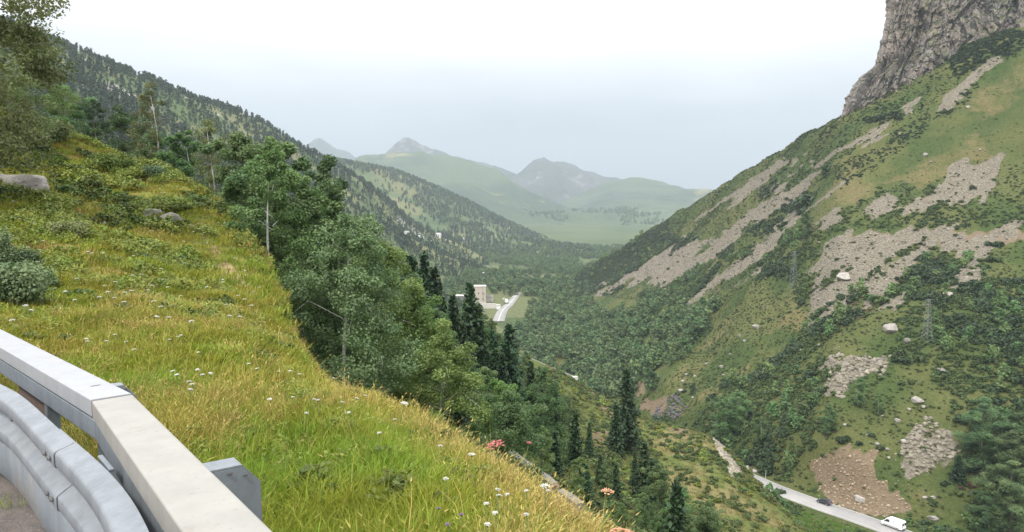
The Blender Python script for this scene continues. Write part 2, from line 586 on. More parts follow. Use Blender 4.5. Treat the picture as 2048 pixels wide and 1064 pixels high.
# --- second wooded ridge
M_ridge = ground_mat('ridge_grass', (0.095, 0.13, 0.055), (0.07, 0.105, 0.045), (0.15, 0.155, 0.07), (0.15, 0.12, 0.08), (0.30, 0.285, 0.26), 0.008, 1.5)
S_rg = Sheet([
    (480, [(500, 1300), (400, 1500), (320, 1700), (285, 1850), (310, 2150)]),
    (580, [(500, 1300), (405, 1500), (345, 1700), (305, 1900), (330, 2200)]),
    (660, [(500, 1330), (418, 1530), (360, 1720), (320, 1930), (342, 2230)]),
    (730, [(502, 1350), (428, 1560), (378, 1750), (331, 1960), (352, 2260)]),
    (800, [(504, 1350), (440, 1590), (396, 1790), (351, 2000), (372, 2300)]),
    (900, [(508, 1330), (460, 1600), (428, 1810), (394, 2050), (415, 2350)]),
    (1000, [(512, 1320), (482, 1600), (458, 1850), (438, 2100), (455, 2400)]),
    (1090, [(514, 1320), (496, 1600), (487, 1880), (477, 2130), (490, 2400)]),
    (1180, [(516, 1320), (506, 1600), (501, 1880), (497, 2130), (505, 2400)]),
    (1300, [(518, 1320), (512, 1600), (509, 1880), (507, 2130), (515, 2400)])], 260, 150)
S_rg.rough(7, 160, 5, 41)
S_rg.build('wooded_ridge', M_ridge, {'dry': np.clip(0.3 + 0.5 * fbm(S_rg.p[..., 0] / 90, S_rg.p[..., 1] / 130, None, 4, 33), 0, 1), 'soil': 0 * S_rg.p[..., 0],
                                     'scree': 0.25 * (fbm(S_rg.p[..., 0] / 40, S_rg.p[..., 1] / 40, None, 3, 35) > 0.85)})

# --- long mountainside on the left
S_left = Sheet([
    (-700, [(760, 110), (560, 170), (350, 250), (50, 430), (-250, 650), (-190, 900)]),
    (-250, [(720, 120), (520, 190), (330, 280), (110, 480), (-55, 720), (-20, 950)]),
    (90, [(680, 140), (480, 220), (330, 330), (190, 540), (78, 800), (105, 1050)]),
    (220, [(680, 160), (480, 250), (345, 380), (225, 580), (128, 850), (155, 1100)]),
    (350, [(690, 180), (490, 290), (370, 430), (262, 640), (182, 900), (205, 1150)]),
    (500, [(700, 220), (510, 360), (408, 520), (318, 740), (238, 1000), (262, 1250)]),
    (580, [(700, 260), (520, 420), (430, 600), (350, 820), (284, 1070), (310, 1320)]),
    (650, [(700, 300), (540, 480), (455, 680), (385, 900), (325, 1140), (350, 1400)]),
    (710, [(690, 360), (550, 560), (470, 760), (410, 960), (358, 1190), (380, 1450)]),
    (770, [(670, 440), (556, 640), (490, 830), (440, 1020), (400, 1240), (420, 1500)]),
    (830, [(650, 540), (560, 740), (510, 920), (475, 1080), (450, 1290), (470, 1550)]),
    (900, [(640, 640), (565, 820), (525, 980), (502, 1130), (487, 1340), (505, 1600)]),
    (980, [(630, 760), (575, 900), (545, 1040), (525, 1180), (514, 1380), (530, 1650)])], 420, 260)
S_left.rough(5.5, 110, 6, 51)
lp = S_left.p
lu, lv = project(lp)
l_scree = ((fbm(lp[..., 0] / 22, lp[..., 1] / 30, None, 4, 53) > 0.78) & (np.arange(lp.shape[0])[:, None] > lp.shape[0] * 0.62)).astype(float)
S_left.build('left_mountainside', M_ridge, {'dry': np.clip(0.35 + 0.5 * fbm(lp[..., 0] / 60, lp[..., 1] / 90, None, 4, 54) + 0.3 * ((lu > 640) & (lv > 345)), 0, 1), 'soil': 0 * lu, 'scree': 0.8 * blur(l_scree)})

# --- right mountain with its screes
D_cols = [
    (2900, [(1700, 150), (1450, 162), (1100, 188), (760, 215), (470, 285), (230, 335), (40, 368), (-150, 392), (-250, 470)]),
    (2400, [(1500, 155), (1290, 166), (990, 194), (710, 222), (460, 298), (255, 352), (75, 392), (-45, 425), (-80, 515)]),
    (2048, [(1300, 164), (1180, 176), (920, 202), (690, 237), (462, 312), (280, 372), (140, 408), (52, 440), (20, 540)]),
    (1853, [(1200, 172), (1095, 186), (880, 214), (680, 252), (464, 332), (310, 388), (205, 424), (140, 460), (120, 560)]),
    (1690, [(1110, 182), (1030, 199), (860, 224), (690, 265), (470, 347), (340, 408), (270, 443), (224, 478), (240, 580)]),
    (1600, [(1075, 192), (993, 214), (855, 240), (695, 290), (515, 372), (390, 455), (322, 500), (280, 545), (305, 640)]),
    (1500, [(1040, 205), (958, 231), (850, 260), (700, 317), (560, 402), (450, 502), (385, 562), (338, 610), (365, 720)]),
    (1420, [(1020, 230), (930, 252), (830, 277), (720, 342), (610, 432), (500, 540), (430, 622), (386, 680), (420, 800)]),
    (1300, [(900, 290), (845, 318), (772, 350), (700, 407), (620, 520), (550, 620), (500, 700), (462, 760), (500, 900)]),
    (1200, [(850, 340), (790, 385), (732, 440), (680, 512), (630, 600), (585, 680), (550, 750), (520, 810), (560, 950)]),
    (1130, [(830, 370), (770, 420), (715, 482), (670, 562), (632, 650), (602, 730), (578, 800), (557, 860), (590, 1000)]),
    (1060, [(800, 400), (745, 452), (700, 512), (662, 592), (634, 670), (617, 730), (606, 780), (598, 840), (620, 960)]),
    (960, [(790, 430), (735, 485), (695, 545), (664, 612), (644, 680), (632, 722), (626, 772), (622, 820), (640, 950)])]
S_right = Sheet(D_cols[::-1], 560, 400)
ROAD_PX = [(1330, 890, 268), (1400, 921, 252), (1480, 946, 237), (1500, 955, 232.5), (1560, 980, 219.5), (1645, 1011, 206), (1700, 1030, 199), (1785, 1060, 188.5), (1850, 1085, 181), (1950, 1122, 171), (2100, 1175, 160), (2400, 1290, 142)]
road_pts = np.array([P(*q) for q in ROAD_PX])
rt = np.linspace(0, len(ROAD_PX) - 1, 90)
road_path = pchip(np.arange(len(ROAD_PX)), road_pts, rt)
for _ in range(12):
    road_path[1:-1, 2] = (road_path[:-2, 2] + road_path[2:, 2] + 2 * road_path[1:-1, 2]) / 4
amp_bump = 1.5
dp = S_right.p
dp[..., 2] += 2.2 * fbm(dp[..., 0] / 38, dp[..., 1] / 38, None, 6, 61, 0.55)
# benches and gullies that run down the slope
S_right.p[..., 2] += 1.6 * fbm((dp[..., 0] - 0.35 * dp[..., 1]) / 16, (dp[..., 0] + dp[..., 1]) / 90, None, 4, 63)
# the road bench: flatten the ground under the road
fl = S_right.p.reshape(-1, 3)
dist = np.full(len(fl), 1e9); zr = np.zeros(len(fl))
near = (fl[:, 1] < 320) & (fl[:, 2] < -50)
sub = fl[near]
dd = np.linalg.norm(sub[:, None, :2] - road_path[None, :, :2], axis=2)
k = dd.argmin(1)
dist[near] = dd[np.arange(len(sub)), k]; zr[near] = road_path[k, 2]
w = np.clip((15 - dist) / 9, 0, 1); w = w * w * (3 - 2 * w)
fl[:, 2] = fl[:, 2] * (1 - w) + (zr - 0.25) * w
S_right.p = fl.reshape(dp.shape)
SCREE = [
    [(1790, 242), (1785, 268), (1729, 293), (1663, 307), (1644, 348), (1621, 371), (1578, 399), (1494, 451), (1465, 487), (1423, 525), (1360, 546), (1317, 576), (1275, 567), (1211, 590), (1156, 616), (1254, 546), (1296, 521), (1423, 474), (1500, 411), (1578, 348), (1611, 329), (1663, 300), (1701, 282), (1748, 244)],
    [(1663, 263), (1602, 317), (1517, 378), (1461, 415), (1450, 400), (1494, 362), (1550, 329), (1621, 301)],
    [(1700, 355), (1690, 374), (1610, 437), (1570, 478), (1520, 538), (1470, 577), (1410, 614), (1364, 612), (1395, 570), (1440, 540), (1510, 490), (1600, 425)],
    [(1635, 446), (1762, 385), (1870, 371), (1912, 329), (2006, 315), (2001, 348), (1973, 376), (1978, 413), (1860, 418), (1729, 425), (1663, 458)],
    [(1680, 468), (1850, 463), (1872, 492), (1822, 545), (1812, 602), (1760, 622), (1705, 592), (1680, 640), (1615, 656), (1610, 625), (1625, 560), (1640, 500)],
    [(1850, 462), (2060, 456), (2060, 470), (2000, 485), (1970, 530), (1945, 562), (1900, 568), (1905, 545), (1930, 500), (1870, 490)],
    [(1655, 708), (1700, 720), (1735, 713), (1788, 718), (1740, 752), (1700, 775), (1690, 802), (1660, 762)],
    [(1810, 872), (1850, 838), (1900, 858), (1925, 890), (1890, 932), (1840, 952), (1805, 932)],
    [(1855, 232), (1891, 185), (1935, 162), (1962, 150), (1965, 160), (1925, 200), (1870, 240)],
    [(1958, 148), (2060, 82), (2060, 88), (1962, 156)],
    [(1795, 215), (1830, 185), (1845, 190), (1815, 215)],
    [(1370, 440), (1455, 395), (1458, 408), (1380, 455)],
]
SOIL = [[(1625, 915), (1700, 898), (1742, 905), (1765, 960), (1812, 1000), (1815, 1030), (1745, 1032), (1660, 1000), (1625, 950)],
        [(1850, 462), (2060, 456), (2060, 476), (1990, 492), (1880, 488)], [(1680, 466), (1860, 463), (1840, 486), (1690, 482)],
        [(1240, 745), (1290, 765), (1290, 785), (1245, 778)], [(1280, 800), (1330, 790), (1350, 820), (1290, 835)],
        ]
SLATE = [[(1300, 832), (1330, 795), (1362, 790), (1370, 815), (1345, 840), (1310, 842)]]
OPEN = [[(1305, 790), (1370, 715), (1440, 625), (1520, 575), (1580, 560), (1625, 640), (1580, 700), (1500, 745), (1420, 790), (1380, 830), (1310, 830)]]
HEATH = [[(1460, 660), (1560, 600), (1600, 640), (1540, 690), (1470, 720)], [(1690, 560), (1760, 600), (1720, 640), (1690, 620)], [(1640, 880), (1700, 860), (1700, 900), (1640, 905)], [(1890, 900), (1960, 870), (1970, 980), (1880, 990)]]
UPPER = [[(1660, 330), (2060, 95), (2060, 330), (1910, 325), (1870, 368), (1760, 380), (1640, 440), (1560, 470)]]
def streaks(p):
    """long thin tongues that run down the slope"""
    u, v = project(p)
    return fbm((u * 0.62 + v * 0.78) / 13, (u * 0.78 - v * 0.62) / 150, None, 4, 66)
patch = streaks(S_right.p)
m_scree = blur(mask_run(S_right.p, SCREE) * np.where(patch > -0.58, 1.0, 0.25), 5)
m_soil = blur(mask_run(S_right.p, SOIL, 0.7), 4)
m_open = blur(mask(S_right.p, OPEN, 16), 3)
m_heath = blur(mask(S_right.p, HEATH, 16), 4)
m_up = blur(mask(S_right.p, UPPER, 14), 3)
rd_dry = np.clip(0.28 * m_open + 0.26 * m_up + 0.32 * fbm(S_right.p[..., 0] / 25, S_right.p[..., 1] / 25, None, 4, 65) + 0.05, 0, 1)
M_right = ground_mat('mountain_ground', (0.086, 0.094, 0.032), (0.046, 0.070, 0.020), (0.128, 0.110, 0.048), (0.165, 0.125, 0.082), (0.165, 0.146, 0.112), 0.03, 0.5)
# heather patches and dark slate
S_right.build('right_mountainside', M_right, {'dry': rd_dry, 'soil': np.clip(m_soil + 0.22 * m_heath, 0, 1), 'scree': m_scree})

# --- wooded slope below the grassy bank, its spur and the hump beside the road
S_wood = Sheet([
    (-500, [(900, 16), (560, 45), (470, 75), (420, 120), (400, 170), (560, 230)]),
    (0, [(950, 16), (560, 45), (480, 75), (440, 120), (430, 170), (580, 230)]),
    (250, [(1000, 16), (560, 48), (500, 78), (470, 120), (470, 170), (600, 230)]),
    (440, [(1050, 15), (640, 45), (560, 78), (530, 120), (530, 170), (660, 230)]),
    (600, [(1200, 15), (820, 35), (690, 65), (610, 110), (590, 160), (700, 230)]),
    (700, [(1300, 14), (870, 32), (740, 60), (660, 105), (625, 160), (720, 240)]),
    (780, [(1400, 14), (900, 35), (770, 60), (690, 100), (645, 165), (740, 250)]),
    (850, [(1450, 14), (900, 40), (800, 62), (725, 95), (668, 170), (760, 260)]),
    (950, [(1500, 14), (930, 40), (855, 65), (775, 95), (690, 185), (790, 280)]),
    (1050, [(1560, 14), (960, 42), (900, 68), (835, 105), (714, 202), (810, 300)]),
    (1155, [(1600, 14), (1040, 42), (965, 70), (905, 105), (766, 197), (850, 290)]),
    (1240, [(1640, 14), (1110, 42), (1020, 70), (950, 105), (812, 187), (880, 275)]),
    (1310, [(1700, 14), (1170, 42), (1070, 70), (985, 105), (846, 168), (930, 255)]),
    (1380, [(1750, 14), (1230, 42), (1120, 68), (1010, 100), (862, 158), (960, 235)]),
    (1430, [(1800, 14), (1280, 42), (1160, 66), (1040, 96), (882, 150), (985, 215)]),
    (1500, [(1900, 14), (1350, 42), (1220, 64), (1100, 90), (955, 136), (1080, 185)]),
    (1580, [(2000, 14), (1430, 40), (1300, 60), (1180, 82), (1035, 120), (1180, 160)]),
    (1680, [(2100, 14), (1560, 38), (1440, 55), (1300, 74), (1130, 102), (1300, 140)]),
    (1900, [(2400, 13), (1800, 36), (1640, 50), (1480, 66), (1300, 88), (1480, 120)]),
    (2400, [(2800, 12), (2300, 30), (2100, 42), (1900, 55), (1700, 72), (1900, 100)])], 420, 240)
S_wood.rough(0.5, 14, 5, 71)
wp = S_wood.p
W_GREEN = [[(1105, 745), (1160, 775), (1215, 790), (1240, 850), (1200, 870), (1165, 840), (1120, 790)], [(1280, 850), (1330, 845), (1370, 900), (1300, 930)]]
W_SOIL = [[(1175, 770), (1225, 788), (1245, 830), (1215, 840), (1190, 800)], [(1185, 862), (1235, 868), (1230, 920), (1190, 930)], [(1330, 835), (1375, 840), (1380, 870), (1345, 868)]]
W_ROCK = [[(1415, 862), (1432, 872), (1470, 925), (1485, 950), (1462, 955), (1440, 915)]]
w_dry = np.clip(0.5 * mask(wp, [[(1330, 840), (1430, 860), (1500, 950), (1620, 1064), (1340, 1100), (1290, 960)]], 15) + 0.45 * fbm(wp[..., 0] / 9, wp[..., 1] / 9, None, 4, 73), 0, 1)
M_wood = ground_mat('slope_ground', (0.10, 0.125, 0.036), (0.08, 0.10, 0.03), (0.17, 0.15, 0.065), (0.15, 0.115, 0.07), (0.30, 0.27, 0.21), 0.06, 0.15)
S_wood.build('wooded_slope', M_wood, {'dry': w_dry, 'soil': blur(mask(wp, W_SOIL, 8), 1), 'scree': blur(mask(wp, W_ROCK, 5), 1)})

# --- grassy bank beside the road we stand on
def bank(u, crest_d, crest_v, rows):
    dr = []
    for k, (dz, fd) in enumerate(((1.4, 1.10), (5.0, 1.35), (16.0, 2.1))):
        p = P(u, crest_v, crest_d); q = np.array((p[0] * fd, p[1] * fd, p[2] - dz * max(0.45, min(1.0, crest_d / 16))))
        a, b = project(q)
        dr.append((float(a), float(b), float(q[1])))
    return (u, rows + [(crest_v, crest_d)] + dr)

def gz(u, z, d):
    """pixel row of the ground at height z"""
    lo, hi = -3000.0, 9000.0
    for _ in range(60):
        m = (lo + hi) / 2
        if P(u, m, d)[2] > z: lo = m
        else: hi = m
    return (lo + hi) / 2

B = []
for u, cd, cv, mids in (
    (-1500, 22, -60, ((600, 9), (440, 13), (180, 17))),
    (-700, 28, -20, ((640, 9), (500, 14), (240, 20))),
    (-300, 36, 90, ((650, 9.5), (520, 15), (300, 24))),
    (0, 46, 215, ((655, 10.5), (535, 17), (370, 29))),
    (100, 47, 246, ((652, 11), (540, 18), (390, 30))),
    (250, 45, 313, ((656, 11), (560, 18), (430, 30))),
    (330, 43, 330, ((660, 11), (575, 18), (450, 29))),
    (440, 38, 392, ((668, 11), (600, 17), (498, 27))),
    (500, 33, 460, ((676, 11), (625, 16), (545, 24))),
    (540, 28, 545, ((690, 11), (655, 15), (605, 21))),
    (575, 22, 628, ((705, 10.5), (684, 13.5), (660, 17))),
    (605, 16, 706, ((745, 9), (728, 11), (716, 13.5))),
    (700, 12, 752, ((812, 7.5), (785, 9), (765, 10.5))),
    (800, 9.8, 800, ((885, 6), (850, 7.2), (820, 8.5))),
    (900, 8.3, 850, ((950, 5.2), (905, 6.2), (870, 7.3))),
    (1000, 7.2, 908, ((1020, 4.6), (965, 5.5), (928, 6.4))),
    (1100, 6.4, 976, ((1090, 4.2), (1035, 5.0), (998, 5.7))),
    (1200, 5.7, 1052, ((1165, 3.9), (1115, 4.5), (1078, 5.1))),
    (1300, 5.2, 1125, ((1240, 3.7), (1190, 4.2), (1152, 4.7))),
    (1600, 4.5, 1330, ((1450, 3.3), (1400, 3.7), (1360, 4.1))),
    (2200, 4.0, 1700, ((1850, 2.9), (1790, 3.3), (1740, 3.7))),
    (3200, 3.4, 2350, ((2550, 2.6), (2450, 2.9), (2400, 3.1)))):
    near = [(gz(u, -1.86, 1.3), 1.3), (gz(u, -1.84, 2.3), 2.3)]
    cv += 0.20 * F / cd + np.interp(u, [330, 440, 605, 760], [6, 24, 22, 0]) + np.interp(u, [900, 1200], [0, 14])
    mids = [(v + 0.18 * F / d, d) for v, d in mids]
    B.append(bank(u, cd, cv, near + [(v, d) for v, d in mids]))
S_bank = Sheet(B, 420, 300)
bp = S_bank.p
fade = np.clip((bp[..., 1] - 4) / 14, 0, 1)
S_bank.p[..., 2] += (0.03 + 0.22 * fade) * fbm(bp[..., 0] / 3.5, bp[..., 1] / 3.5, None, 5, 81)
M_bank = ground_mat('bank_ground', (0.15, 0.16, 0.035), (0.12, 0.135, 0.03), (0.26, 0.20, 0.075), (0.27, 0.20, 0.115), (0.3, 0.27, 0.22), 0.35, 0.04)
b_dry = np.clip(0.35 + 0.5 * fbm(bp[..., 0] / 4, bp[..., 1] / 4, None, 4, 82), 0, 1)
ERODE = [[(396, 470), (430, 530), (490, 585), (545, 640), (575, 690), (590, 690), (565, 635), (505, 575), (450, 515), (415, 468)], [(560, 640), (600, 690), (612, 730), (580, 720), (555, 680)], [(95, 235), (190, 275), (196, 290), (100, 262)]]
b_soil = blur(mask(bp, ERODE, 9), 1)
S_bank.build('grass_bank', M_bank, {'dry': b_dry, 'soil': b_soil, 'scree': 0 * b_dry})

# --- cliff
cl = []
for u, rows in (
    (0, [(1700, 240, 640), (1740, 190, 640), (1800, 90, 640), (1850, 0, 640), (1860, -90, 640), (1880, -230, 640)]),
    (1, [(1672, 250, 505), (1712, 208, 520), (1760, 140, 530), (1780, 60, 535), (1785, -30, 540), (1815, -200, 545)]),
    (2, [(1686, 246, 480), (1714, 178, 478), (1764, 122, 474), (1777, 45, 476), (1790, -28, 480), (1808, -200, 490)]),
    (3, [(1720, 232, 466), (1745, 175, 464), (1790, 110, 465), (1800, 40, 468), (1815, -30, 472), (1840, -200, 484)]),
    (4, [(1800, 200, 458), (1815, 140, 459), (1840, 85, 462), (1850, 25, 466), (1860, -40, 470), (1880, -200, 482)]),
    (5, [(1900, 170, 450), (1905, 110, 453), (1915, 60, 457), (1925, 10, 461), (1930, -45, 465), (1940, -200, 478)]),
    (6, [(2000, 120, 442), (2005, 60, 446), (2010, 20, 450), (2015, -20, 454), (2020, -70, 458), (2030, -220, 472)]),
    (7, [(2110, 70, 432), (2115, 20, 436), (2120, -20, 440), (2125, -60, 444), (2130, -110, 449), (2140, -250, 462)]),
    (8, [(2300, 0, 415), (2305, -50, 419), (2310, -90, 423), (2315, -130, 427), (2320, -180, 432), (2340, -320, 445)])):
    cl.append((u, rows))
S_cliff = Sheet(cl, 430, 300)
cp = S_cliff.p
nrm = S_cliff.normals()
nrm[..., 2] *= 0.3
col_ = np.broadcast_to(S_cliff.un[None, :] * 34.0, cp.shape[:2]).copy()
def blocks(x, y, sx, sy, seed):
    """broken rock: every block stands out by its own amount and leans its own way"""
    gx, gy = x / sx, y / sy
    ix, iy = np.floor(gx).astype(np.int64), np.floor(gy).astype(np.int64)
    best = np.full(x.shape, 1e9); out = np.zeros(x.shape)
    z0 = np.zeros_like(ix)
    for a in (-1, 0, 1):
        for b in (-1, 0, 1):
            jx, jy = ix + a, iy + b
            px, py = jx + _hash(jx, jy, z0, seed), jy + _hash(jx, jy, z0, seed + 1)
            d = (gx - px) ** 2 + (gy - py) ** 2
            val = _hash(jx, jy, z0, seed + 2) - 0.5 + (gx - px) * (_hash(jx, jy, z0, seed + 3) - 0.5) * 1.4 + (gy - py) * (_hash(jx, jy, z0, seed + 4) - 0.5) * 1.0
            m = d < best
            best = np.where(m, d, best); out = np.where(m, val, out)
    return out
wx = col_ + 2.5 * fbm(col_ / 9, cp[..., 2] / 9, None, 4, 191); wz = cp[..., 2] + 2.5 * fbm(col_ / 9, cp[..., 2] / 9, None, 4, 195) + 0.25 * col_
dz = 7.5 * blocks(wx, wz, 13, 34, 91) + 3.8 * blocks(wx, wz, 5, 11, 97) + 2.0 * blocks(wx, wz, 2.6, 3.8, 103) + 0.8 * fbm(col_ / 2.5, cp[..., 2] / 2.5, None, 3, 109)
led = cp[..., 2] / 11 + 0.5 * fbm(col_ / 25, cp[..., 2] / 30, None, 3, 121)
dz += 0.9 * (0.5 - (led - np.floor(led)))
dz *= np.interp(S_cliff.un, [0, 2, 3.0], [0.4, 0.75, 1.0])[None, :]
toward = np.where((nrm[..., 1:2] > 0), -nrm, nrm)
S_cliff.p = cp + toward * dz[..., None]
m, t, b = nt('cliff_rock')
n1 = noise(t, 0.045, 5.0, 0.6); n2 = noise(t, 0.22, 6.0, 0.65); n3 = noise(t, 0.9, 5.0, 0.7)
col = mixc(t, step(t, n1, 0.36, 0.62), (0.28, 0.25, 0.242), (0.34, 0.275, 0.238))
col = mixc(t, step(t, n2, 0.45, 0.70), col, (0.155, 0.145, 0.155))
col = mixc(t, step(t, n3, 0.52, 0.74), col, (0.36, 0.325, 0.295))
col = mixc(t, step(t, noise(t, 0.12, 4.0, 0.6), 0.60, 0.68), col, (0.085, 0.10, 0.045))
gn = t.nodes.new('ShaderNodeNewGeometry'); sx = t.nodes.new('ShaderNodeSeparateXYZ'); t.links.new(gn.outputs['Normal'], sx.inputs[0])
col = mixc(t, step(t, math_(t, 'ADD', sx.outputs[2], math_(t, 'MULTIPLY', n1, 0.5)), 0.60, 0.80), col, (0.075, 0.09, 0.038))
t.links.new(col, b.inputs['Base Color']); b.inputs['Roughness'].default_value = 0.95
b.inputs['Specular IOR Level'].default_value = 0.1
bump(t, b, math_(t, 'ADD', n2, n3), 1.2)
S_cliff.build('cliff', m)
S_cliff.o.data.polygons.foreach_set('use_smooth', [False] * len(S_cliff.o.data.polygons))

SHEETS = [S_bank, S_wood, S_right, S_cliff, S_left, S_rg, S_val, S_green, S_mid]
def hit(u, v, sheets=None):
    best = None
    for s in (sheets or SHEETS):
        h = s.hit(u, v)
        if h is not None and (best is None or h.y < best.y): best = h
    return best
# ------------------------------------------------------------------ plant builders
def card_mesh(cen, size, up=0.3, seed=0, asp=1.5, droop=0.0, tint=None, outward=None):
    """leaf clumps: one bent four-cornered leaf face at each centre"""
    g = np.random.default_rng(seed)
    n = len(cen)
    nor = g.normal(size=(n, 3)); nor[:, 2] = np.abs(nor[:, 2]) + up
    if outward is not None: nor += outward * 0.9
    nor /= np.linalg.norm(nor, axis=1, keepdims=True)
    a = np.cross(nor, g.normal(size=(n, 3))); a /= np.linalg.norm(a, axis=1, keepdims=True) + 1e-9
    a[:, 2] -= droop; a /= np.linalg.norm(a, axis=1, keepdims=True)
    b = np.cross(nor, a)
    b /= np.linalg.norm(b, axis=1, keepdims=True) + 1e-9
    s = size * g.uniform(0.6, 1.35, (n, 1))
    l, w = s * asp * 0.5, s * 0.5
    k = g.uniform(-0.35, 0.35, (n, 1))
    bend = nor * s * g.uniform(-0.2, 0.2, (n, 1))
    v = np.stack((cen - a * l, cen + b * w + a * k * l, cen + a * l + bend, cen - b * w + a * k * l * 0.6), 1).reshape(-1, 3)
    f = np.arange(n * 4).reshape(n, 4)
    t = g.uniform(0, 1, n) if tint is None else np.clip(tint + g.normal(0, 0.16, n), 0, 1)
    return v, f, np.repeat(t, 4)

def clumps(centres, radii, per, size, seed, **kw):
    g = np.random.default_rng(seed)
    centres = np.asarray(centres); radii = np.asarray(radii)
    n = len(centres)
    d = g.normal(size=(n, per, 3)); d /= np.linalg.norm(d, axis=2, keepdims=True)
    r = g.uniform(0.25, 1.0, (n, per, 1)) ** 0.6
    off = d * r
    c = centres[:, None] + off * radii[:, None, None] * np.array((1, 1, kw.pop('flat', 0.8)))
    tc = np.repeat(g.uniform(0.1, 0.9, n), per)
    return card_mesh(c.reshape(-1, 3), size, seed=seed + 1, tint=tc, outward=off.reshape(-1, 3), **kw)

def broad_tree(H, seed, rad=0.24, base=0.16, ncl=70, per=55, size=0.22, slim=1.0, limbs=16, droop=0.35, clr=0.085):
    """trunk with limbs, and a crown of leaf clumps round the limb ends: (trunk MB, crown arrays)"""
    g = np.random.default_rng(seed)
    mb = MB()
    lean = g.normal(0, 0.03, 2)
    tp = [Vector((lean[0] * H * f * f + 0.02 * H * math.sin(5 * f + seed), lean[1] * H * f * f + 0.015 * H * math.cos(4 * f + seed), H * f)) for f in np.linspace(-0.04, 0.95, 8)]
    mb.tube(tp, [max(0.012 * H * (1 - f * 0.9), 0.012) for f in np.linspace(0, 1, 8)], 7)
    cen, rad_ = [], []
    for i in range(limbs):
        f = base + (0.93 - base) * (i + g.random()) / limbs
        env = rad * H * (math.sin(math.pi * min(1, (f - base * 0.4) / (1.05 - base * 0.4)) ** 0.75) ** 0.8) * g.uniform(0.7, 1.15)
        a = i * 2.4 + g.uniform(-0.5, 0.5)
        q = f * 7 / 0.99
        o = tp[0].lerp(tp[-1], (f + 0.04) / 0.99)
        d = Vector((math.cos(a), math.sin(a), 0))
        pts = [o, o + d * env * 0.5 + Vector((0, 0, env * 0.32)), o + d * env + Vector((0, 0, env * (0.45 - droop)))]
        if i >= limbs * 0.45: mb.tube(pts, [0.0045 * H * (1.1 - f), 0.003 * H * (1.1 - f), 0.004], 4, False)
        for k in range(max(2, ncl // limbs)):
            tt = g.uniform(0.35, 1.05)
            p = pts[0] * (1 - tt) ** 2 + pts[1] * 2 * tt * (1 - tt) + pts[2] * tt * tt
            cen.append(np.array(p) + g.normal(0, 0.035 * H, 3) * (slim, slim, 1)); rad_.append(clr * H * g.uniform(0.6, 1.3) * (1.1 - 0.5 * f))
    for k in range(4):
        cen.append(np.array((tp[-1][0], tp[-1][1], H * (0.9 + 0.03 * k))) + g.normal(0, 0.02 * H, 3)); rad_.append(clr * H * 0.55)
    v, f, t = clumps(cen, rad_, per, size, seed + 3, up=0.25, droop=0.3)
    v[:, 2] = np.maximum(v[:, 2], 0.05 * H)
    return mb, (v, f, t)

def spruce_tree(H, seed, rad=0.19, whorls=24, size=0.30):
    g = np.random.default_rng(seed)
    mb = MB()
    mb.tube([(0, 0, -0.04 * H), (0, 0, 0.5 * H), (0, 0, H)], [0.015 * H, 0.009 * H, 0.01], 7)
    cen, tin, asp = [], [], []
    for i in range(whorls):
        z = H * (0.06 + 0.92 * (i / whorls) ** 0.95)
        r = rad * H * (1 - z / H) ** 0.85 * g.uniform(0.8, 1.12) + 0.02 * H
        nb = max(5, int(10 - 4 * i / whorls))
        for k in range(nb):
            a = 2 * math.pi * (k + g.random() * 0.7) / nb + i
            rr = r * g.uniform(0.75, 1.15)
            tn = g.uniform(0.1, 0.9)
            m = max(4, int(18 * rr / (rad * H)) + 3)
            for q in range(m):
                t = (q + g.random()) / m
                x = rr * t
                zz = z - 0.42 * rr * t + 0.25 * rr * t * t
                sp = 0.10 * rr + 0.1
                cen.append((math.cos(a) * x + g.normal(0, sp * 0.5), math.sin(a) * x + g.normal(0, sp * 0.5), zz + g.normal(0, 0.10)))
                tin.append(tn)
    v, f, t = card_mesh(np.array(cen), size, up=0.5, seed=seed + 1, asp=1.7, droop=0.35, tint=np.array(tin))
    return mb, (v, f, t)

def bush_cards(seed, n=240, size=0.34, h=0.75, lumps=9):
    """a low shrub about two metres across: leaf faces only"""
    g = np.random.default_rng(seed)
    c, r = [], []
    for i in range(lumps):
        a = g.uniform(0, 2 * math.pi); q = math.sqrt(g.random()) * 0.75
        c.append((math.cos(a) * q, math.sin(a) * q, h * g.uniform(0.25, 0.8) * (1 - 0.4 * q))); r.append(g.uniform(0.3, 0.5))
    return clumps(c, r, n // lumps, size, seed + 1, up=0.5)

def bush_stems(seed):
    g = np.random.default_rng(seed)
    mb = MB()
    for i in range(6):
        a = g.uniform(0, 6.28); q = g.uniform(0.2, 0.6)
        mb.tube([(0.05 * math.cos(a), 0.05 * math.sin(a), -0.15), (q * 0.5 * math.cos(a), q * 0.5 * math.sin(a), 0.35), (q * math.cos(a), q * math.sin(a), 0.7)], [0.035, 0.025, 0.01], 4, False)
    return mb

def crown_mesh(name, arr, mat):
    v, f, t = arr
    return mesh_np(name, v, f, [mat], False, {'tint': t})

def joined(name, mb, arr, bark, leaf, twig_first=False):
    """small far plant: wood and leaves in one mesh with two materials"""
    v, f, t = arr
    n = len(v)
    wv = np.array(mb.v, np.float32).reshape(-1, 3)
    quads = np.array([q for q in mb.f if len(q) == 4], np.int32).reshape(-1, 4) + n
    V = np.concatenate((v, wv)); Q = np.concatenate((f, quads))
    return mesh_np(name, V, Q, [leaf, bark], False, {'tint': np.concatenate((t, np.zeros(len(wv))))}, mat_idx=[0] * len(f) + [1] * len(quads))

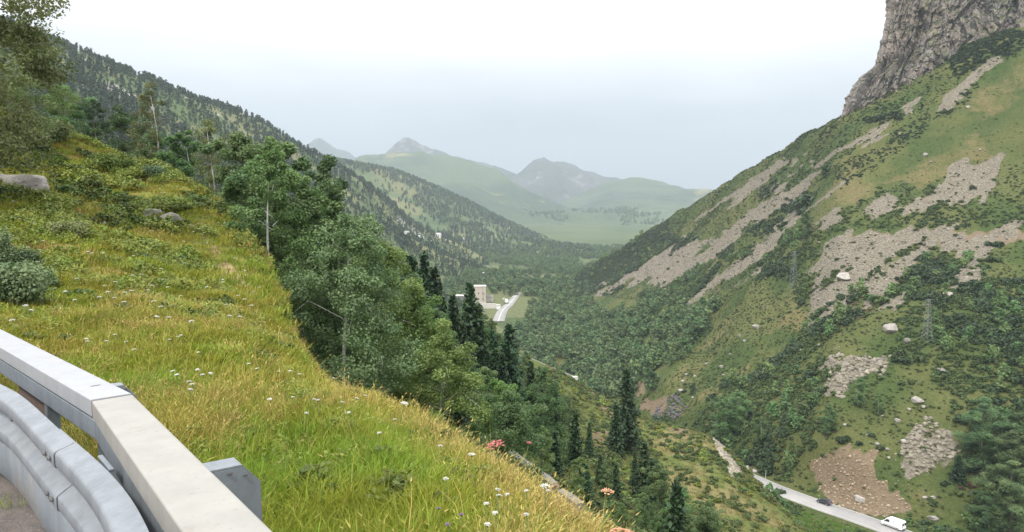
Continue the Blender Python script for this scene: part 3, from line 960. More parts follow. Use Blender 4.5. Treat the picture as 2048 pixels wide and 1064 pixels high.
L_BIRCH = leaf_mat('birch_leaf', (0.085, 0.155, 0.050), (0.20, 0.29, 0.115), 0.4)
L_PALE = leaf_mat('pale_leaf', (0.15, 0.225, 0.095), (0.28, 0.37, 0.18), 0.4)
L_WOOD = leaf_mat('wood_leaf', (0.070, 0.125, 0.050), (0.155, 0.225, 0.092), 0.4)
L_OLIVE = leaf_mat('olive_leaf', (0.115, 0.145, 0.058), (0.24, 0.265, 0.115), 0.4)
L_SPRUCE = leaf_mat('spruce_needle', (0.016, 0.042, 0.018), (0.048, 0.088, 0.036), 0.15)
L_PINE = leaf_mat('pine_needle', (0.030, 0.060, 0.034), (0.068, 0.105, 0.056), 0.2)
L_LIGHT = leaf_mat('light_leaf', (0.105, 0.185, 0.050), (0.22, 0.33, 0.105), 0.4)
L_BUSH = leaf_mat('bush_leaf', (0.042, 0.074, 0.020), (0.100, 0.138, 0.044), 0.25)
L_COVER = leaf_mat('cover_leaf', (0.056, 0.080, 0.022), (0.115, 0.135, 0.043), 0.25)
L_DARK = leaf_mat('dark_bush_leaf', (0.022, 0.044, 0.017), (0.054, 0.084, 0.032), 0.2)
L_BLUE = leaf_mat('greygreen_leaf', (0.065, 0.115, 0.050), (0.15, 0.21, 0.10), 0.3)
L_HERB = leaf_mat('herb_leaf', (0.12, 0.16, 0.030), (0.23, 0.265, 0.055), 0.35)
L_HEATH = leaf_mat('heather_leaf', (0.085, 0.06, 0.04), (0.15, 0.11, 0.06), 0.15)
BARK_W = plain('birch_bark', (0.42, 0.41, 0.38), 0.8, var=0.45, scale=5.0)
BARK = plain('bark', (0.13, 0.10, 0.08), 0.9, var=0.4, scale=6.0)

# ------------------------------------------------------------------ placing things that repeat
def geo_source(me):
    """a mesh for the point instancer; lives outside the scene's collections"""
    return bpy.data.objects.new(me.name + '_source', me)

def instancer(name, pts, sc, variants, rx=None):
    n = len(pts)
    me = bpy.data.meshes.new(name)
    me.vertices.add(n)
    me.vertices.foreach_set('co', np.asarray(pts, np.float32).ravel())
    rot = np.zeros((n, 3), np.float32)
    rot[:, 2] = rng.uniform(0, 2 * math.pi, n)
    if rx is not None: rot[:, :2] = rx
    a = me.attributes.new('turn', 'FLOAT_VECTOR', 'POINT'); a.data.foreach_set('vector', rot.ravel())
    sc = np.asarray(sc, np.float32)
    if sc.ndim == 1: sc = np.stack((sc, sc, sc), 1)
    a = me.attributes.new('size', 'FLOAT_VECTOR', 'POINT'); a.data.foreach_set('vector', np.ascontiguousarray(sc).ravel())
    a = me.attributes.new('which', 'INT', 'POINT'); a.data.foreach_set('value', rng.integers(0, len(variants), n).astype(np.int32))
    o = link(name, me)
    ng = bpy.data.node_groups.new(name, 'GeometryNodeTree')
    ng.interface.new_socket('Geometry', in_out='INPUT', socket_type='NodeSocketGeometry')
    ng.interface.new_socket('Geometry', in_out='OUTPUT', socket_type='NodeSocketGeometry')
    nd = ng.nodes.new
    gi, go = nd('NodeGroupInput'), nd('NodeGroupOutput')
    ip = nd('GeometryNodeInstanceOnPoints')
    jn = nd('GeometryNodeJoinGeometry')
    for vme in variants:
        src = SOURCES.setdefault(vme.name, geo_source(vme))
        oi = nd('GeometryNodeObjectInfo'); oi.inputs['Object'].default_value = src
        oi.inputs['As Instance'].default_value = False
        g2 = nd('GeometryNodeGeometryToInstance')
        ng.links.new(oi.outputs['Geometry'], g2.inputs[0])
        ng.links.new(g2.outputs[0], jn.inputs[0])
    def na(nm, typ):
        q = nd('GeometryNodeInputNamedAttribute'); q.data_type = typ; q.inputs['Name'].default_value = nm
        return q.outputs['Attribute']
    ng.links.new(gi.outputs[0], ip.inputs['Points'])
    ng.links.new(jn.outputs[0], ip.inputs['Instance'])
    ip.inputs['Pick Instance'].default_value = True
    ng.links.new(na('which', 'INT'), ip.inputs['Instance Index'])
    e2 = nd('FunctionNodeEulerToRotation')
    ng.links.new(na('turn', 'FLOAT_VECTOR'), e2.inputs[0])
    ng.links.new(e2.outputs[0], ip.inputs['Rotation'])
    ng.links.new(na('size', 'FLOAT_VECTOR'), ip.inputs['Scale'])
    ng.links.new(ip.outputs[0], go.inputs[0])
    md = o.modifiers.new('scatter', 'NODES'); md.node_group = ng
    return tag(o, kind='stuff')
SOURCES = {}

def seen(p, h):
    """is the point h above the ground p clear of the hills, from the road?"""
    q = Vector((p[0], p[1], p[2] + h)); l = q.length
    d = q / l
    for s in (S_bank, S_wood, S_right, S_left, S_rg):
        r = s.bvh.ray_cast(Vector((0, 0, 0)), d, l - 1.0)
        if r[0] is not None: return False
    return True

def where(p, marks):
    u, v = project(np.asarray(p))
    return min(marks, key=lambda m: (m[0] - u) ** 2 + (1.6 * (m[1] - v)) ** 2)[2]
M_MARKS = [(1600, 400, 'by the large round dark bush on the upper scree'), (1760, 300, 'along the highest dark band under the cliff'), (1850, 225, 'beside the narrow rock rib below the cliff'), (1960, 90, 'against the foot of the cliff'),
           (1480, 380, 'near the upper left skyline'), (1320, 480, 'at the lower end of the skyline'), (1200, 560, 'on the left flank above the valley wood'), (1350, 560, 'between the two long lower screes'), (1520, 500, 'along the lowest long scree'),
           (1586, 540, 'near the farther pylon'), (1800, 445, 'on the terrace hedge above the wide stone slope'), (1990, 440, 'on the right end of the terrace hedge'), (1900, 390, 'around the upper right scree'), (1950, 250, 'on the smooth upper meadow'),
           (1860, 540, 'between the arms of the wide stone slope'), (2000, 560, 'right of the wide stone slope'), (1760, 610, 'at the lower end of the wide stone slope'), (1783, 670, 'around the large rounded grey boulder'), (1860, 660, 'around the nearer pylon'), (1980, 680, 'right of the nearer pylon'),
           (1460, 690, 'on the open spur'), (1600, 690, 'between the open spur and the small rock slide'), (1710, 750, 'by the small rock slide'), (1900, 760, 'above the meadow with boulders'), (2000, 800, 'on the right edge above the rounded trees'),
           (1450, 820, 'above the bare road hump'), (1560, 830, 'in the thicket above the valley road'), (1650, 850, 'above the reddish scree'), (1540, 950, 'beside the valley road'), (1850, 900, 'around the boulder pile'), (1950, 960, 'below the rounded trees'), (1880, 1040, 'above the white van')]
W_MARKS = [(520, 330, 'at the top of the wood under the skyline'), (430, 330, 'near the white birch stems on the crest'), (620, 420, 'left of the pale drooping birch'), (740, 520, 'right of the pale drooping birch'), (830, 560, 'around the tallest dark spruce'),
           (950, 640, 'below the concrete building'), (800, 650, 'in the middle of the wood'), (900, 740, 'just over the straw crest'), (1030, 730, 'left of the pale retaining wall'), (1100, 810, 'below the pale retaining wall'), (1050, 860, 'above the low parapet'),
           (1150, 900, 'on the lower edge of the wood'), (1230, 930, 'beneath the lone tall spruce'), (960, 820, 'above the pink flower'), (870, 650, 'left of the concrete building'), (700, 430, 'at the upper edge of the wood')]
V_MARKS = [(1060, 640, 'at the far left of the valley wood'), (1060, 700, 'behind the pale retaining wall'), (1150, 640, 'below the tip of the long scree'), (1250, 620, 'under the left flank of the mountain'), (1350, 620, 'at the foot of the lower screes'), (1400, 650, 'beside the open spur'),
           (1150, 720, 'in the middle of the valley wood'), (1250, 700, 'between the middle of the wood and the spur'), (1330, 700, 'at the lower edge of the open spur'), (1200, 770, 'above the grassy clearing'), (1280, 760, 'behind the lone tall spruce'), (1100, 750, 'beside the end of the pale wall')]
P_MARKS = [(130, 120, 'above the big corner tree'), (230, 180, 'on the skyline left'), (250, 230, 'in the dark band behind the round crest trees'), (350, 220, 'behind the tall thin birch'), (420, 220, 'on the skyline middle'), (480, 260, 'above the slender birch'), (540, 270, 'on the steep skyline'),
           (600, 310, 'at the lower skyline'), (660, 350, 'where the skyline meets the far ridge'), (720, 400, 'on the yellow grass spur'), (780, 440, 'above the white houses'), (850, 480, 'beside the white houses')]

def mass(name, label, cat, group, pts, sc, variants, hgt, rest_name, limit=300, zsc=None, marks=None):
    """the plants of one kind: the ones that show largest are things of their own, the rest one mass"""
    pts = np.asarray(pts); sc = np.asarray(sc)
    if len(pts) == 0: return
    u, v = project(pts + np.array((0, 0, 1)) * (sc * hgt * 0.7)[:, None])
    infr = (u > -20) & (u < 2068) & (v > -20) & (v < 1084) & (pts[:, 1] > 1)
    size = np.where(infr, sc / pts[:, 1], 0)
    order = np.argsort(-size)
    take, rest = [], []
    for i in order:
        if len(take) < limit and size[i] > 0:
            if seen(pts[i], sc[i] * hgt * 0.75): take.append(i); continue
        rest.append(i)
    for i in take:
        o = bpy.data.objects.new(name, variants[int(rng.integers(len(variants)))])
        C.objects.link(o)
        o.location = pts[i]; o.rotation_euler = (0, 0, rng.uniform(0, 6.28))
        z = sc[i] * (zsc if zsc else rng.uniform(0.85, 1.2))
        o.scale = (sc[i], sc[i], z)
        if marks is None:
            tag(o, label, cat, group)
        else:
            w = where(pts[i], marks)
            sz = 'large' if sc[i] > 1.15 else ('small' if sc[i] < 0.8 else 'middling')
            tag(o, f'{sz} {label} {w}', cat, f'{sz} {group} {w}')
    if rest:
        instancer(rest_name, pts[rest], sc[rest], variants)

def make_tree(name, kinds, loc, scale, rz=None):
    """a tree with trunk and crown as parts; kinds is (trunk mesh, crown mesh)"""
    r = empty(name, loc, rng.uniform(0, 6.28) if rz is None else rz)
    r.scale = (scale, scale, scale)
    link('trunk', kinds[0], r); link('crown', kinds[1], r)
    return r

def mb_mesh(name, mb, mat):
    me = bpy.data.meshes.new(name); me.from_pydata(mb.v, [], mb.f); me.materials.append(mat)
    me.polygons.foreach_set('use_smooth', [True] * len(me.polygons))
    return me
# ------------------------------------------------------------------ trees: kinds (each 10 m tall unless said)
def kind(fn, leaf, bark, nm, **kw):
    mb, arr = fn(10.0, **kw)
    return (mb_mesh(nm + '_trunk', mb, bark), crown_mesh(nm + '_crown', arr, leaf))
BIRCH = [kind(broad_tree, L_BIRCH, BARK_W, 'birch', seed=11 + i, rad=r, base=b, ncl=120, per=250, size=0.085, clr=0.062) for i, (r, b) in enumerate(((0.19, 0.10), (0.22, 0.08), (0.16, 0.12), (0.20, 0.06)))]
WOODT = [kind(broad_tree, L_WOOD, BARK, 'broadleaf', seed=31 + i, rad=r, base=0.07, ncl=120, per=250, size=0.090, clr=0.068) for i, r in enumerate((0.20, 0.25, 0.17))]
PALE_BIG = kind(broad_tree, L_PALE, BARK_W, 'weeping_birch', seed=51, rad=0.29, base=0.05, ncl=210, per=230, size=0.075, droop=0.55, limbs=26, clr=0.075)
LIGHT = [kind(broad_tree, L_LIGHT, BARK_W, 'light_birch', seed=55 + i, rad=r, base=0.05, ncl=150, per=240, size=0.08, droop=0.45, limbs=22, clr=0.065) for i, r in enumerate((0.25, 0.22))]
SPARSE = [kind(broad_tree, L_OLIVE, BARK_W, 'sparse_birch', seed=61 + i, rad=0.13, base=0.30, ncl=44, per=150, size=0.075, limbs=18, clr=0.06, droop=0.2) for i in range(2)]
OLIVE_BIG = kind(broad_tree, L_OLIVE, BARK, 'olive_birch', seed=71, rad=0.36, base=0.04, ncl=210, per=230, size=0.075, limbs=26, droop=0.45, clr=0.075)
SPRUCE = [kind(spruce_tree, L_SPRUCE, BARK, 'spruce', seed=81 + i, rad=r) for i, r in enumerate((0.19, 0.16, 0.22))]
ROWAN = kind(broad_tree, L_BUSH, BARK, 'rowan', seed=91, rad=0.30, base=0.10, ncl=90, per=220, size=0.09)

def far_pine(seed):
    g = np.random.default_rng(seed)
    c = [(g.normal(0, 0.5), g.normal(0, 0.5), z) for z in np.linspace(2.2, 7.6, 11)]
    r = [1.55 * (1.15 - z[2] / 8.6) + 0.25 for z in c]
    mb = MB().tube([(0, 0, -0.5), (0, 0, 7)], [0.2, 0.06], 5, False)
    return joined('pine', mb, clumps(c, r, 9, 1.0, seed + 1, up=0.5), BARK, L_PINE)
def far_broad(seed, leaf):
    g = np.random.default_rng(seed)
    c = [(g.normal(0, 1.1), g.normal(0, 1.1), z) for z in np.linspace(1.6, 7.0, 16)]
    r = [1.7 * math.sin(math.pi * (0.25 + 0.7 * z[2] / 8)) + 0.3 for z in c]
    mb = MB().tube([(0, 0, -0.5), (0, 0, 6)], [0.2, 0.06], 5, False)
    return joined('broadleaf_tree', mb, clumps(c, r, 15, 0.85, seed + 1, up=0.5), BARK, leaf)
PINES = [far_pine(100 + i) for i in range(5)]
BROADS = [far_broad(110 + i, L_WOOD) for i in range(5)]

# ------------------------------------------------------------------ woods on the slope below the bank
TOPS = ([200, 300, 330, 360, 420, 450, 540, 600, 650, 690, 720, 760, 810, 850, 890, 940, 990, 1040, 1080, 1120, 1160, 1200, 1240, 1290, 1340, 1400, 1450],
        [230, 225, 235, 262, 272, 262, 268, 305, 365, 420, 450, 470, 510, 520, 570, 585, 640, 690, 730, 775, 815, 880, 895, 890, 930, 985, 1045])
def top_limit(u): return np.interp(u, *TOPS)

def height_to(p, vtop):
    """how tall something at p must be to reach pixel row vtop"""
    lo, hi = 0.2, 60.0
    for _ in range(40):
        m = (lo + hi) / 2
        if project(np.array(p) + np.array((0, 0, m)))[1] > vtop: lo = m
        else: hi = m
    return lo

def wood_ground(u, d):
    x = P(u, 532, d)
    z = S_wood.drop(x[0] , x[1])
    zb = S_bank.drop(x[0], x[1])
    if zb is not None and (z is None or zb > z): z = zb
    return np.array((x[0], x[1], z))

placed = []
def key_tree(name, kinds, u, d, vtop, label, cat='tree', group=None, base=10.0, wide=None, v_base=None):
    p = wood_ground(u, d)
    h = height_to(p, vtop)
    r = make_tree(name, kinds, p, h / base)
    if wide: r.scale = (h / base * wide, h / base * wide, h / base)
    placed.append((p[0], p[1], 0.16 * h))
    return tag(r, label, cat, group)

# single trees one can point at
key_tree('birch_tree', PALE_BIG, 690, 32, 432, 'large pale drooping birch standing just behind the grassy crest', wide=1.08)
key_tree('birch_tree', SPARSE[0], 325, 52, 166, 'tall thin birch with bare white trunk and sparse olive crown on the crest', wide=1.0)
key_tree('birch_tree', SPARSE[1], 437, 44, 236, 'slender birch with white trunk rising from the crest beside dense trees', wide=1.1)
key_tree('birch_tree', SPARSE[1], 423, 46, 285, 'short thin white birch stem close beside the slender birch')
key_tree('broadleaf_tree', WOODT[1], 560, 40, 300, 'broad rounded tree with full mid green crown at the top of the wood', wide=1.25)
key_tree('broadleaf_tree', WOODT[0], 500, 43, 268, 'tall dense tree left of the broad rounded tree on the crest', wide=1.2)
key_tree('broadleaf_tree', BIRCH[1], 385, 52, 262, 'bushy dull green tree between the two white stemmed birches', wide=1.35)
key_tree('broadleaf_tree', WOODT[2], 656, 44, 330, 'narrow dark tree standing up behind the large pale birch', wide=0.9)
key_tree('broadleaf_tree', BIRCH[3], 610, 37, 350, 'leafy birch between the broad rounded tree and the pale birch', wide=1.2)
key_tree('birch_tree', LIGHT[0], 765, 37, 492, 'full green birch close behind the right flank of the pale birch', wide=1.1)
key_tree('birch_tree', LIGHT[1], 880, 33, 655, 'light green birch with its crown just over the straw coloured crest', wide=1.15)
key_tree('birch_tree', LIGHT[0], 975, 36, 762, 'small light green birch low behind the crest near the pink flower', wide=1.1)
key_tree('pine_tree', kind(broad_tree, L_DARK, BARK, 'dark_tree', seed=97, rad=0.34, base=0.12, ncl=80, per=200, size=0.10), 206, 48, 200, 'dark round topped tree with brown trunk on the left crest', wide=1.1)
key_tree('broadleaf_tree', ROWAN, 268, 54, 218, 'round green tree between the dark tree and the tall thin birch', wide=1.25)
key_tree('birch_tree', LIGHT[1], 820, 40, 575, 'light green birch standing between two taller light green birches', wide=1.1)
key_tree('broadleaf_tree', BIRCH[2], 150, 50, 165, 'bushy olive tree at the left end of the crest', wide=1.9)
SPR = [(822, 66, 500, 'tall dark spruce in the middle of the wood below the white houses'), (849, 78, 492, 'narrow spruce top rising just right of the tallest spruce'),
       (868, 80, 525, 'short dark spruce beside the narrow spruce top'), (940, 84, 556, 'dark pointed spruce in front of the concrete building'),
       (955, 80, 600, 'spruce with ragged top below the concrete building'), (1018, 92, 640, 'spruce on the right edge of the wood above the grey wall'),
       (1258, 128, 733, 'tall dark spruce alone on the spur above the grassy clearing'), (1236, 122, 800, 'smaller spruce at the foot of the lone tall spruce'),
       (1296, 88, 880, 'dark spruce low in the wood near the hump'), (1238, 72, 925, 'dark spruce at the bottom edge of the wood'), (470, 62, 330, 'dark spruce hidden among the trees behind the crest')]
for i, (u, d, vt, lb) in enumerate(SPR):
    key_tree('spruce_tree', SPRUCE[i % 3], u, d, vt, lb, wide=1.0 if i not in (1, 3) else 0.8)
for u, d, vt in ((800, 60, 545), (905, 84, 582), (924, 76, 640), (986, 90, 655), (1004, 82, 702), (1062, 97, 716), (1086, 86, 772), (1112, 92, 765), (1182, 104, 842), (1276, 96, 900), (1312, 86, 912), (1205, 76, 905)):
    key_tree('spruce_tree', SPRUCE[int(u) % 3], u, d, vt, 'slim dark spruce in the file stepping down the right side of the wood', 'spruce tree', 'spruces stepping down the right side of the wood', wide=0.85)
    SPR.append((u, d, vt, ''))
for u, d, vt, k, lb in ((1328, 70, 925, WOODT[0], 'pale green pointed tree low in the middle of the picture by the hump'), (1155, 52, 915, BIRCH[2], 'small conical green tree behind the low concrete parapet'),
                        (1215, 60, 930, WOODT[2], 'dark leafy tree between the conical tree and the bottom spruce'), (1090, 66, 740, WOODT[1], 'tall broad tree below the grey retaining wall')):
    key_tree('broadleaf_tree', k, u, d, vt, lb)

CLEAR = [[(1100, 740), (1160, 770), (1240, 785), (1250, 880), (1240, 935), (1185, 945), (1160, 850), (1110, 800)], [(1262, 850), (1700, 850), (1700, 1300), (1500, 1300), (1410, 1030), (1340, 985), (1262, 955)]]
cand = []
for u in np.arange(300, 1440, 3.0):
    for _ in range(12):
        d = math.exp(rng.uniform(math.log(30), math.log(200)))
        cand.append((u + rng.uniform(-2, 2), d))
rng.shuffle(cand)
wood_pts = []
for u, d in cand:
    p = wood_ground(u, d)
    if p[2] is None: continue
    a, b = project(p)
    cr = np.interp(u, [330, 440, 500, 575, 605, 700, 900, 1200], [50, 43, 38, 30, 26, 26, 28, 36])
    if d < cr: continue
    if u > 1040 and d < 45: continue
    if any(inside(np.array([a]), np.array([b]), q)[0] for q in CLEAR): continue
    sep = 2.6 + 0.016 * d
    if any((p[0] - x) ** 2 + (p[1] - y) ** 2 < max(sep, r * 0.7) ** 2 for x, y, r in placed): continue
    h = rng.uniform(6.5, 11.5)
    hmax = height_to(p, top_limit(a) + min(130, 2 + rng.exponential(38)))
    for su, sd, sv, _l in SPR:
        if abs(a - su) < 30 and d < sd + 12: hmax = min(hmax, height_to(p, sv + 85))
    if h > hmax: h = hmax
    if h < 3: continue
    placed.append((p[0], p[1], 0.1 * h))
    wood_pts.append((p, h, u, d))
for p, h, u, d in wood_pts[:330]:
    r_ = rng.random()
    if r_ < (0.28 if u > 760 else 0.10):
        make = ('spruce_tree', SPRUCE[int(rng.integers(3))], 'dark spruce', 'spruce tree', 'spruces')
    elif r_ < 0.55:
        make = ('birch_tree', BIRCH[int(rng.integers(4))], 'green birch', 'birch tree', 'birches')
    else:
        make = ('broadleaf_tree', WOODT[int(rng.integers(3))], 'broadleaf tree', 'tree', 'broadleaf trees')
    r = make_tree(make[0], make[1], p, h / 10)
    k = rng.uniform(0.85, 1.2)
    r.scale = (h / 10 * k, h / 10 * k, h / 10)
    wh = where(p + np.array((0, 0, h * 0.7)), W_MARKS)
    sz = 'tall' if h > 9 else ('short' if h < 6 else 'medium')
    tag(r, f'{sz} {make[2]} {wh}', make[3], f'{sz} {make[4]} {wh}')

# trees and shrubs on the bank itself, left
def bank_ground(u, d):
    x = P(u, 532, d)
    return np.array((x[0], x[1], S_bank.drop(x[0], x[1])))
p = bank_ground(-55, 26)
t1 = tag(make_tree('birch_tree', OLIVE_BIG, p, 1.02), 'big olive green tree filling the upper left corner', 'tree')
t1.scale = (1.05, 1.05, 1.12)
p = bank_ground(70, 40)
t2 = tag(make_tree('birch_tree', OLIVE_BIG, p, 0.7, 2.0), 'bushy grey green tree right of the big corner tree', 'tree')
t2.scale = (0.72, 0.72, 0.62)
BUSH_NEAR = [(mb_mesh('shrub_stems', bush_stems(121 + i), BARK), crown_mesh('shrub_leaves', bush_cards(121 + i, 4200, 0.065, 0.95, 30), lf)) for i, lf in enumerate((L_BLUE, L_HERB, L_OLIVE))]
def shrub(k, u, v, s, label, sz=1.0, sheet=None):
    h = hit(u, v, [sheet or S_bank])
    r = empty('shrub', h, rng.uniform(0, 6)); r.scale = (s, s, s * sz)
    link('stems', BUSH_NEAR[k][0], r); link('foliage', BUSH_NEAR[k][1], r)
    return tag(r, label, 'shrub')
shrub(0, 20, 610, 0.72, 'blue green leafy shrub at the left edge above the guardrail', 1.25)
shrub(0, 62, 575, 0.62, 'small blue green shrub right of the larger one at the left edge', 0.9)
shrub(0, 38, 535, 0.6, 'low blue green shrub above the larger one at the left edge', 0.9)
shrub(0, -30, 520, 0.8, 'grey green shrub at the left edge below the boulder', 1.2)
shrub(2, 128, 470, 0.75, 'low brownish shrub with bare twigs in the middle of the grassy slope', 0.7)
shrub(1, 228, 342, 1.2, 'green shrub on the upper slope left of the pale rocks', 1.0)
shrub(1, 262, 362, 1.0, 'yellow green shrub below the tall thin birch', 0.9)
shrub(0, 305, 358, 0.9, 'dark green shrub just under the crest by the tall thin birch', 0.9)
shrub(2, 40, 300, 1.5, 'wide olive shrub beneath the big corner tree', 0.9)
shrub(2, 95, 280, 1.5, 'olive shrub at the right foot of the big corner tree', 1.0)
shrub(1, 350, 420, 0.75, 'low yellow green shrub right of the pale rocks', 0.5)

# ------------------------------------------------------------------ pines on the left mountainside and the ridge behind it
def band(cols, u): return np.interp(u, cols[0], cols[1])
pts = S_left.sample(26000, lambda c: ((c[:, 1] > 150) & (c[:, 1] < 1350)).astype(float))
u, v = project(pts)
sky = np.interp(u, [90, 220, 350, 500, 580, 650, 710, 770, 830, 900], [78, 128, 182, 238, 284, 325, 358, 400, 450, 487])
below = v - sky
nz = fbm(pts[:, 0] / 45, pts[:, 1] / 60, None, 4, 131)
dens = np.where(below < 16, 0.30, np.where(below < 55, 0.10 + 0.35 * (nz > 0.25), 0.75 * (nz > -0.25)))
dens = np.where(u > 640, np.where(below < 10, 0.35, 0.10 + 0.4 * (nz > 0.35)), dens)
keep = (rng.random(len(pts)) < dens) & (u > -100) & (below > -30) & (below < 260)
pl = pts[keep]
mass('pine_tree', 'dark hazy pine', 'pine tree', 'pines', pl, rng.uniform(0.5, 1.3, len(pl)), PINES, 8.0, 'pine_woods', 290, None, P_MARKS)
sc2 = S_left.sample(20000, lambda c: ((c[:, 1] > 150) & (c[:, 1] < 1350)).astype(float))
u, v = project(sc2)
sky = np.interp(u, [90, 220, 350, 500, 580, 650, 710, 770, 830, 900], [78, 128, 182, 238, 284, 325, 358, 400, 450, 487])
sc2 = sc2[(fbm(sc2[:, 0] / 30, sc2[:, 1] / 40, None, 4, 135) > -0.3) & (v - sky > 4) & (v - sky < 260) & (u > -100)][:9000]
instancer('mountain_scrub', sc2, rng.uniform(0.18, 0.5, len(sc2)), BROADS + PINES[:2])
pts = S_rg.sample(9000, lambda c: (c[:, 1] > 1300).astype(float) * (c[:, 1] < 2200))
u, v = project(pts)
nz = fbm(pts[:, 0] / 90, pts[:, 1] / 120, None, 4, 133)
crest = np.interp(u, [580, 660, 730, 800, 900, 1000, 1090, 1180], [305, 320, 331, 351, 394, 438, 477, 497])
keep = rng.random(len(pts)) < np.where(v - crest < 14, 0.9, 0.2 + 0.65 * (nz > -0.05))
pr = pts[keep & (u > 520) & (u < 1300)]
pr_sc = rng.uniform(0.8, 1.7, len(pr))
instancer('ridge_woods', pr, pr_sc, PINES + BROADS[:2])

# ------------------------------------------------------------------ broadleaf woods on the valley floor and the foot of the right mountain
pts = S_right.sample(9000, lambda c: (c[:, 1] > 300).astype(float))
u, v = project(pts)
reg = inside(u, v, [(1030, 600), (1160, 612), (1210, 595), (1300, 585), (1400, 610), (1440, 625), (1410, 660), (1375, 705), (1310, 785), (1260, 800), (1180, 800), (1030, 740)])
nz = fbm(pts[:, 0] / 30, pts[:, 1] / 30, None, 3, 141)
okm = reg & ~inside(u, v, [(1140, 605), (1260, 552), (1335, 555), (1245, 628), (1150, 640)]) & (nz > -0.75) & (mask(pts, SOIL + SCREE, 6) < 0.5)
pw = pts[okm][:2300]
mass('broadleaf_tree', 'green valley tree', 'tree', 'valley trees', pw, rng.uniform(0.45, 1.3, len(pw)), BROADS, 8.0, 'valley_woods', 130, None, V_MARKS)
pts = S_val.sample(60000, lambda c: (c[:, 1] > 350) * (1 / np.maximum(c[:, 1], 1)))
u, v = project(pts)
nz = fbm(pts[:, 0] / 70, pts[:, 1] / 130, None, 4, 143)
ok_ = (u > 750) & (u < 1350) & (v > 480) & (v < 700) & (nz > np.where(v > 560, -0.35, 0.0)) & ~inside(u, v, [(942, 572), (975, 580), (1002, 602), (1038, 590), (1030, 622), (1000, 642), (985, 624), (938, 614)]) & ~inside(u, v, [(860, 520), (1000, 528), (1000, 545), (870, 540)])
pv = pts[ok_][:7000]
instancer('valley_floor_woods', pv, rng.uniform(0.5, 1.25, len(pv)), BROADS)
pts = S_mid.sample(14000)
nz = fbm(pts[:, 0] / 160, pts[:, 1] / 260, None, 4, 145)
u, v = project(pts)
pm = pts[(nz > -0.05) & (v > 418)][:5000]
instancer('far_woods', pm, rng.uniform(0.9, 2.2, len(pm)), BROADS + PINES[:1])

# ------------------------------------------------------------------ shrubs on the right mountain
def shrub_set(leaf, nm, s0): return [crown_mesh(nm, bush_cards(s0 + i, 260, 0.36, 0.8, 9), leaf) for i in range(4)]
B_MID, B_DARK, B_HEATH, B_PALE = shrub_set(L_BUSH, 'green_bush', 150), shrub_set(L_DARK, 'dark_bush', 160), shrub_set(L_HEATH, 'heather', 170), shrub_set(L_BIRCH, 'pale_bush', 180)
pts = S_right.sample(150000, lambda c: (c[:, 1] < 900) * (c[:, 1] > 170) * 1.0)
u, v = project(pts)
inf = (u > 1100) & (u < 2120) & (v < 1120) & (v > 60)
pts, u, v = pts[inf], u[inf], v[inf]
so_, op_, up_, he_ = (mask(pts, q, 9) > 0.5 for q in (SOIL, OPEN, UPPER, HEATH))
sc_ = (mask_run(pts, SCREE) > 0.5) & (streaks(pts) > -0.58)
tipz = inside(u, v, [(1150, 600), (1260, 552), (1335, 555), (1245, 622), (1160, 632)])
valw = inside(u, v, [(1030, 600), (1210, 595), (1400, 610), (1440, 625), (1375, 705), (1310, 785), (1180, 800), (1030, 740)])
clear2 = inside(u, v, [(1690, 800), (1880, 800), (1940, 870), (1940, 1060), (1700, 1060), (1560, 990), (1600, 920), (1650, 880)])
roadd = np.linalg.norm(pts[:, None, :2] - road_path[None, ::3, :2], axis=2).min(1)
nz = fbm(pts[:, 0] / 24, pts[:, 1] / 24, None, 4, 151)
nz2 = fbm(pts[:, 0] / 9, pts[:, 1] / 9, None, 3, 153)
DARKP = [[(1560, 430), (1572, 385), (1640, 378), (1620, 425)], [(1660, 350), (1700, 310), (1760, 300), (1800, 260), (1850, 215), (1870, 235), (1830, 280), (1760, 330), (1690, 372)],
         [(1640, 345), (1660, 320), (1670, 345), (1650, 360)], [(1490, 470), (1540, 435), (1570, 440), (1520, 480)], [(1430, 505), (1465, 480), (1470, 505), (1440, 520)], [(1530, 452), (1560, 430), (1570, 455), (1540, 475)],
         [(1290, 470), (1330, 440), (1350, 480), (1310, 500)], [(1120, 575), (1220, 505), (1300, 480), (1300, 520), (1240, 575), (1180, 600)], [(1330, 480), (1380, 470), (1390, 500), (1340, 510)],
         [(1900, 100), (1990, 60), (2060, 55), (2060, 90), (1950, 145), (1910, 150)], [(1730, 240), (1790, 225), (1800, 240), (1740, 250)], [(1520, 380), (1550, 355), (1560, 375), (1530, 395)],
         [(1810, 530), (1900, 540), (1960, 575), (1940, 590), (1830, 560)], [(1900, 620), (2060, 700), (2060, 740), (1900, 660)], [(1860, 235), (1900, 205), (1960, 160), (1960, 175), (1900, 235)]]
HEDGE = [[(1640, 445), (1700, 432), (1860, 425), (2060, 425), (2060, 458), (1850, 462), (1700, 462), (1640, 465)], [(1860, 410), (1920, 405), (1920, 430), (1860, 430)]]
dk_ = mask(pts, DARKP, 7) > 0.5
hg_ = mask(pts, HEDGE, 6) > 0.5
low = v > 470
thick = nz > np.where((u > 1560) & (v > 560), -0.34, 0.0)
dens = np.where(low, 0.06 + 0.92 * thick, 0.07 + 0.42 * (nz > 0.12))
dens = np.where(up_, 0.02 + 0.12 * (nz > 0.5), dens)
dens = np.where(op_, 0.05 + 0.25 * (nz > 0.45), dens)
dens = np.where(clear2, 0.05 + 0.35 * (nz > 0.3), dens)
dens = np.where(dk_, 1.0, np.where(hg_, 1.0, dens))
dens = np.where(sc_, 0.012, dens); dens = np.where(so_, 0.01, dens)
dens[valw] = 0
dens[tipz] *= 0.25
dens *= 0.8
dens[roadd < 6.5] = 0
keep = (rng.random(len(pts)) < dens)
size = np.clip(0.55 + 0.55 * rng.random(len(pts)) + 0.5 * (nz2 > 0.3), 0.4, 1.7)
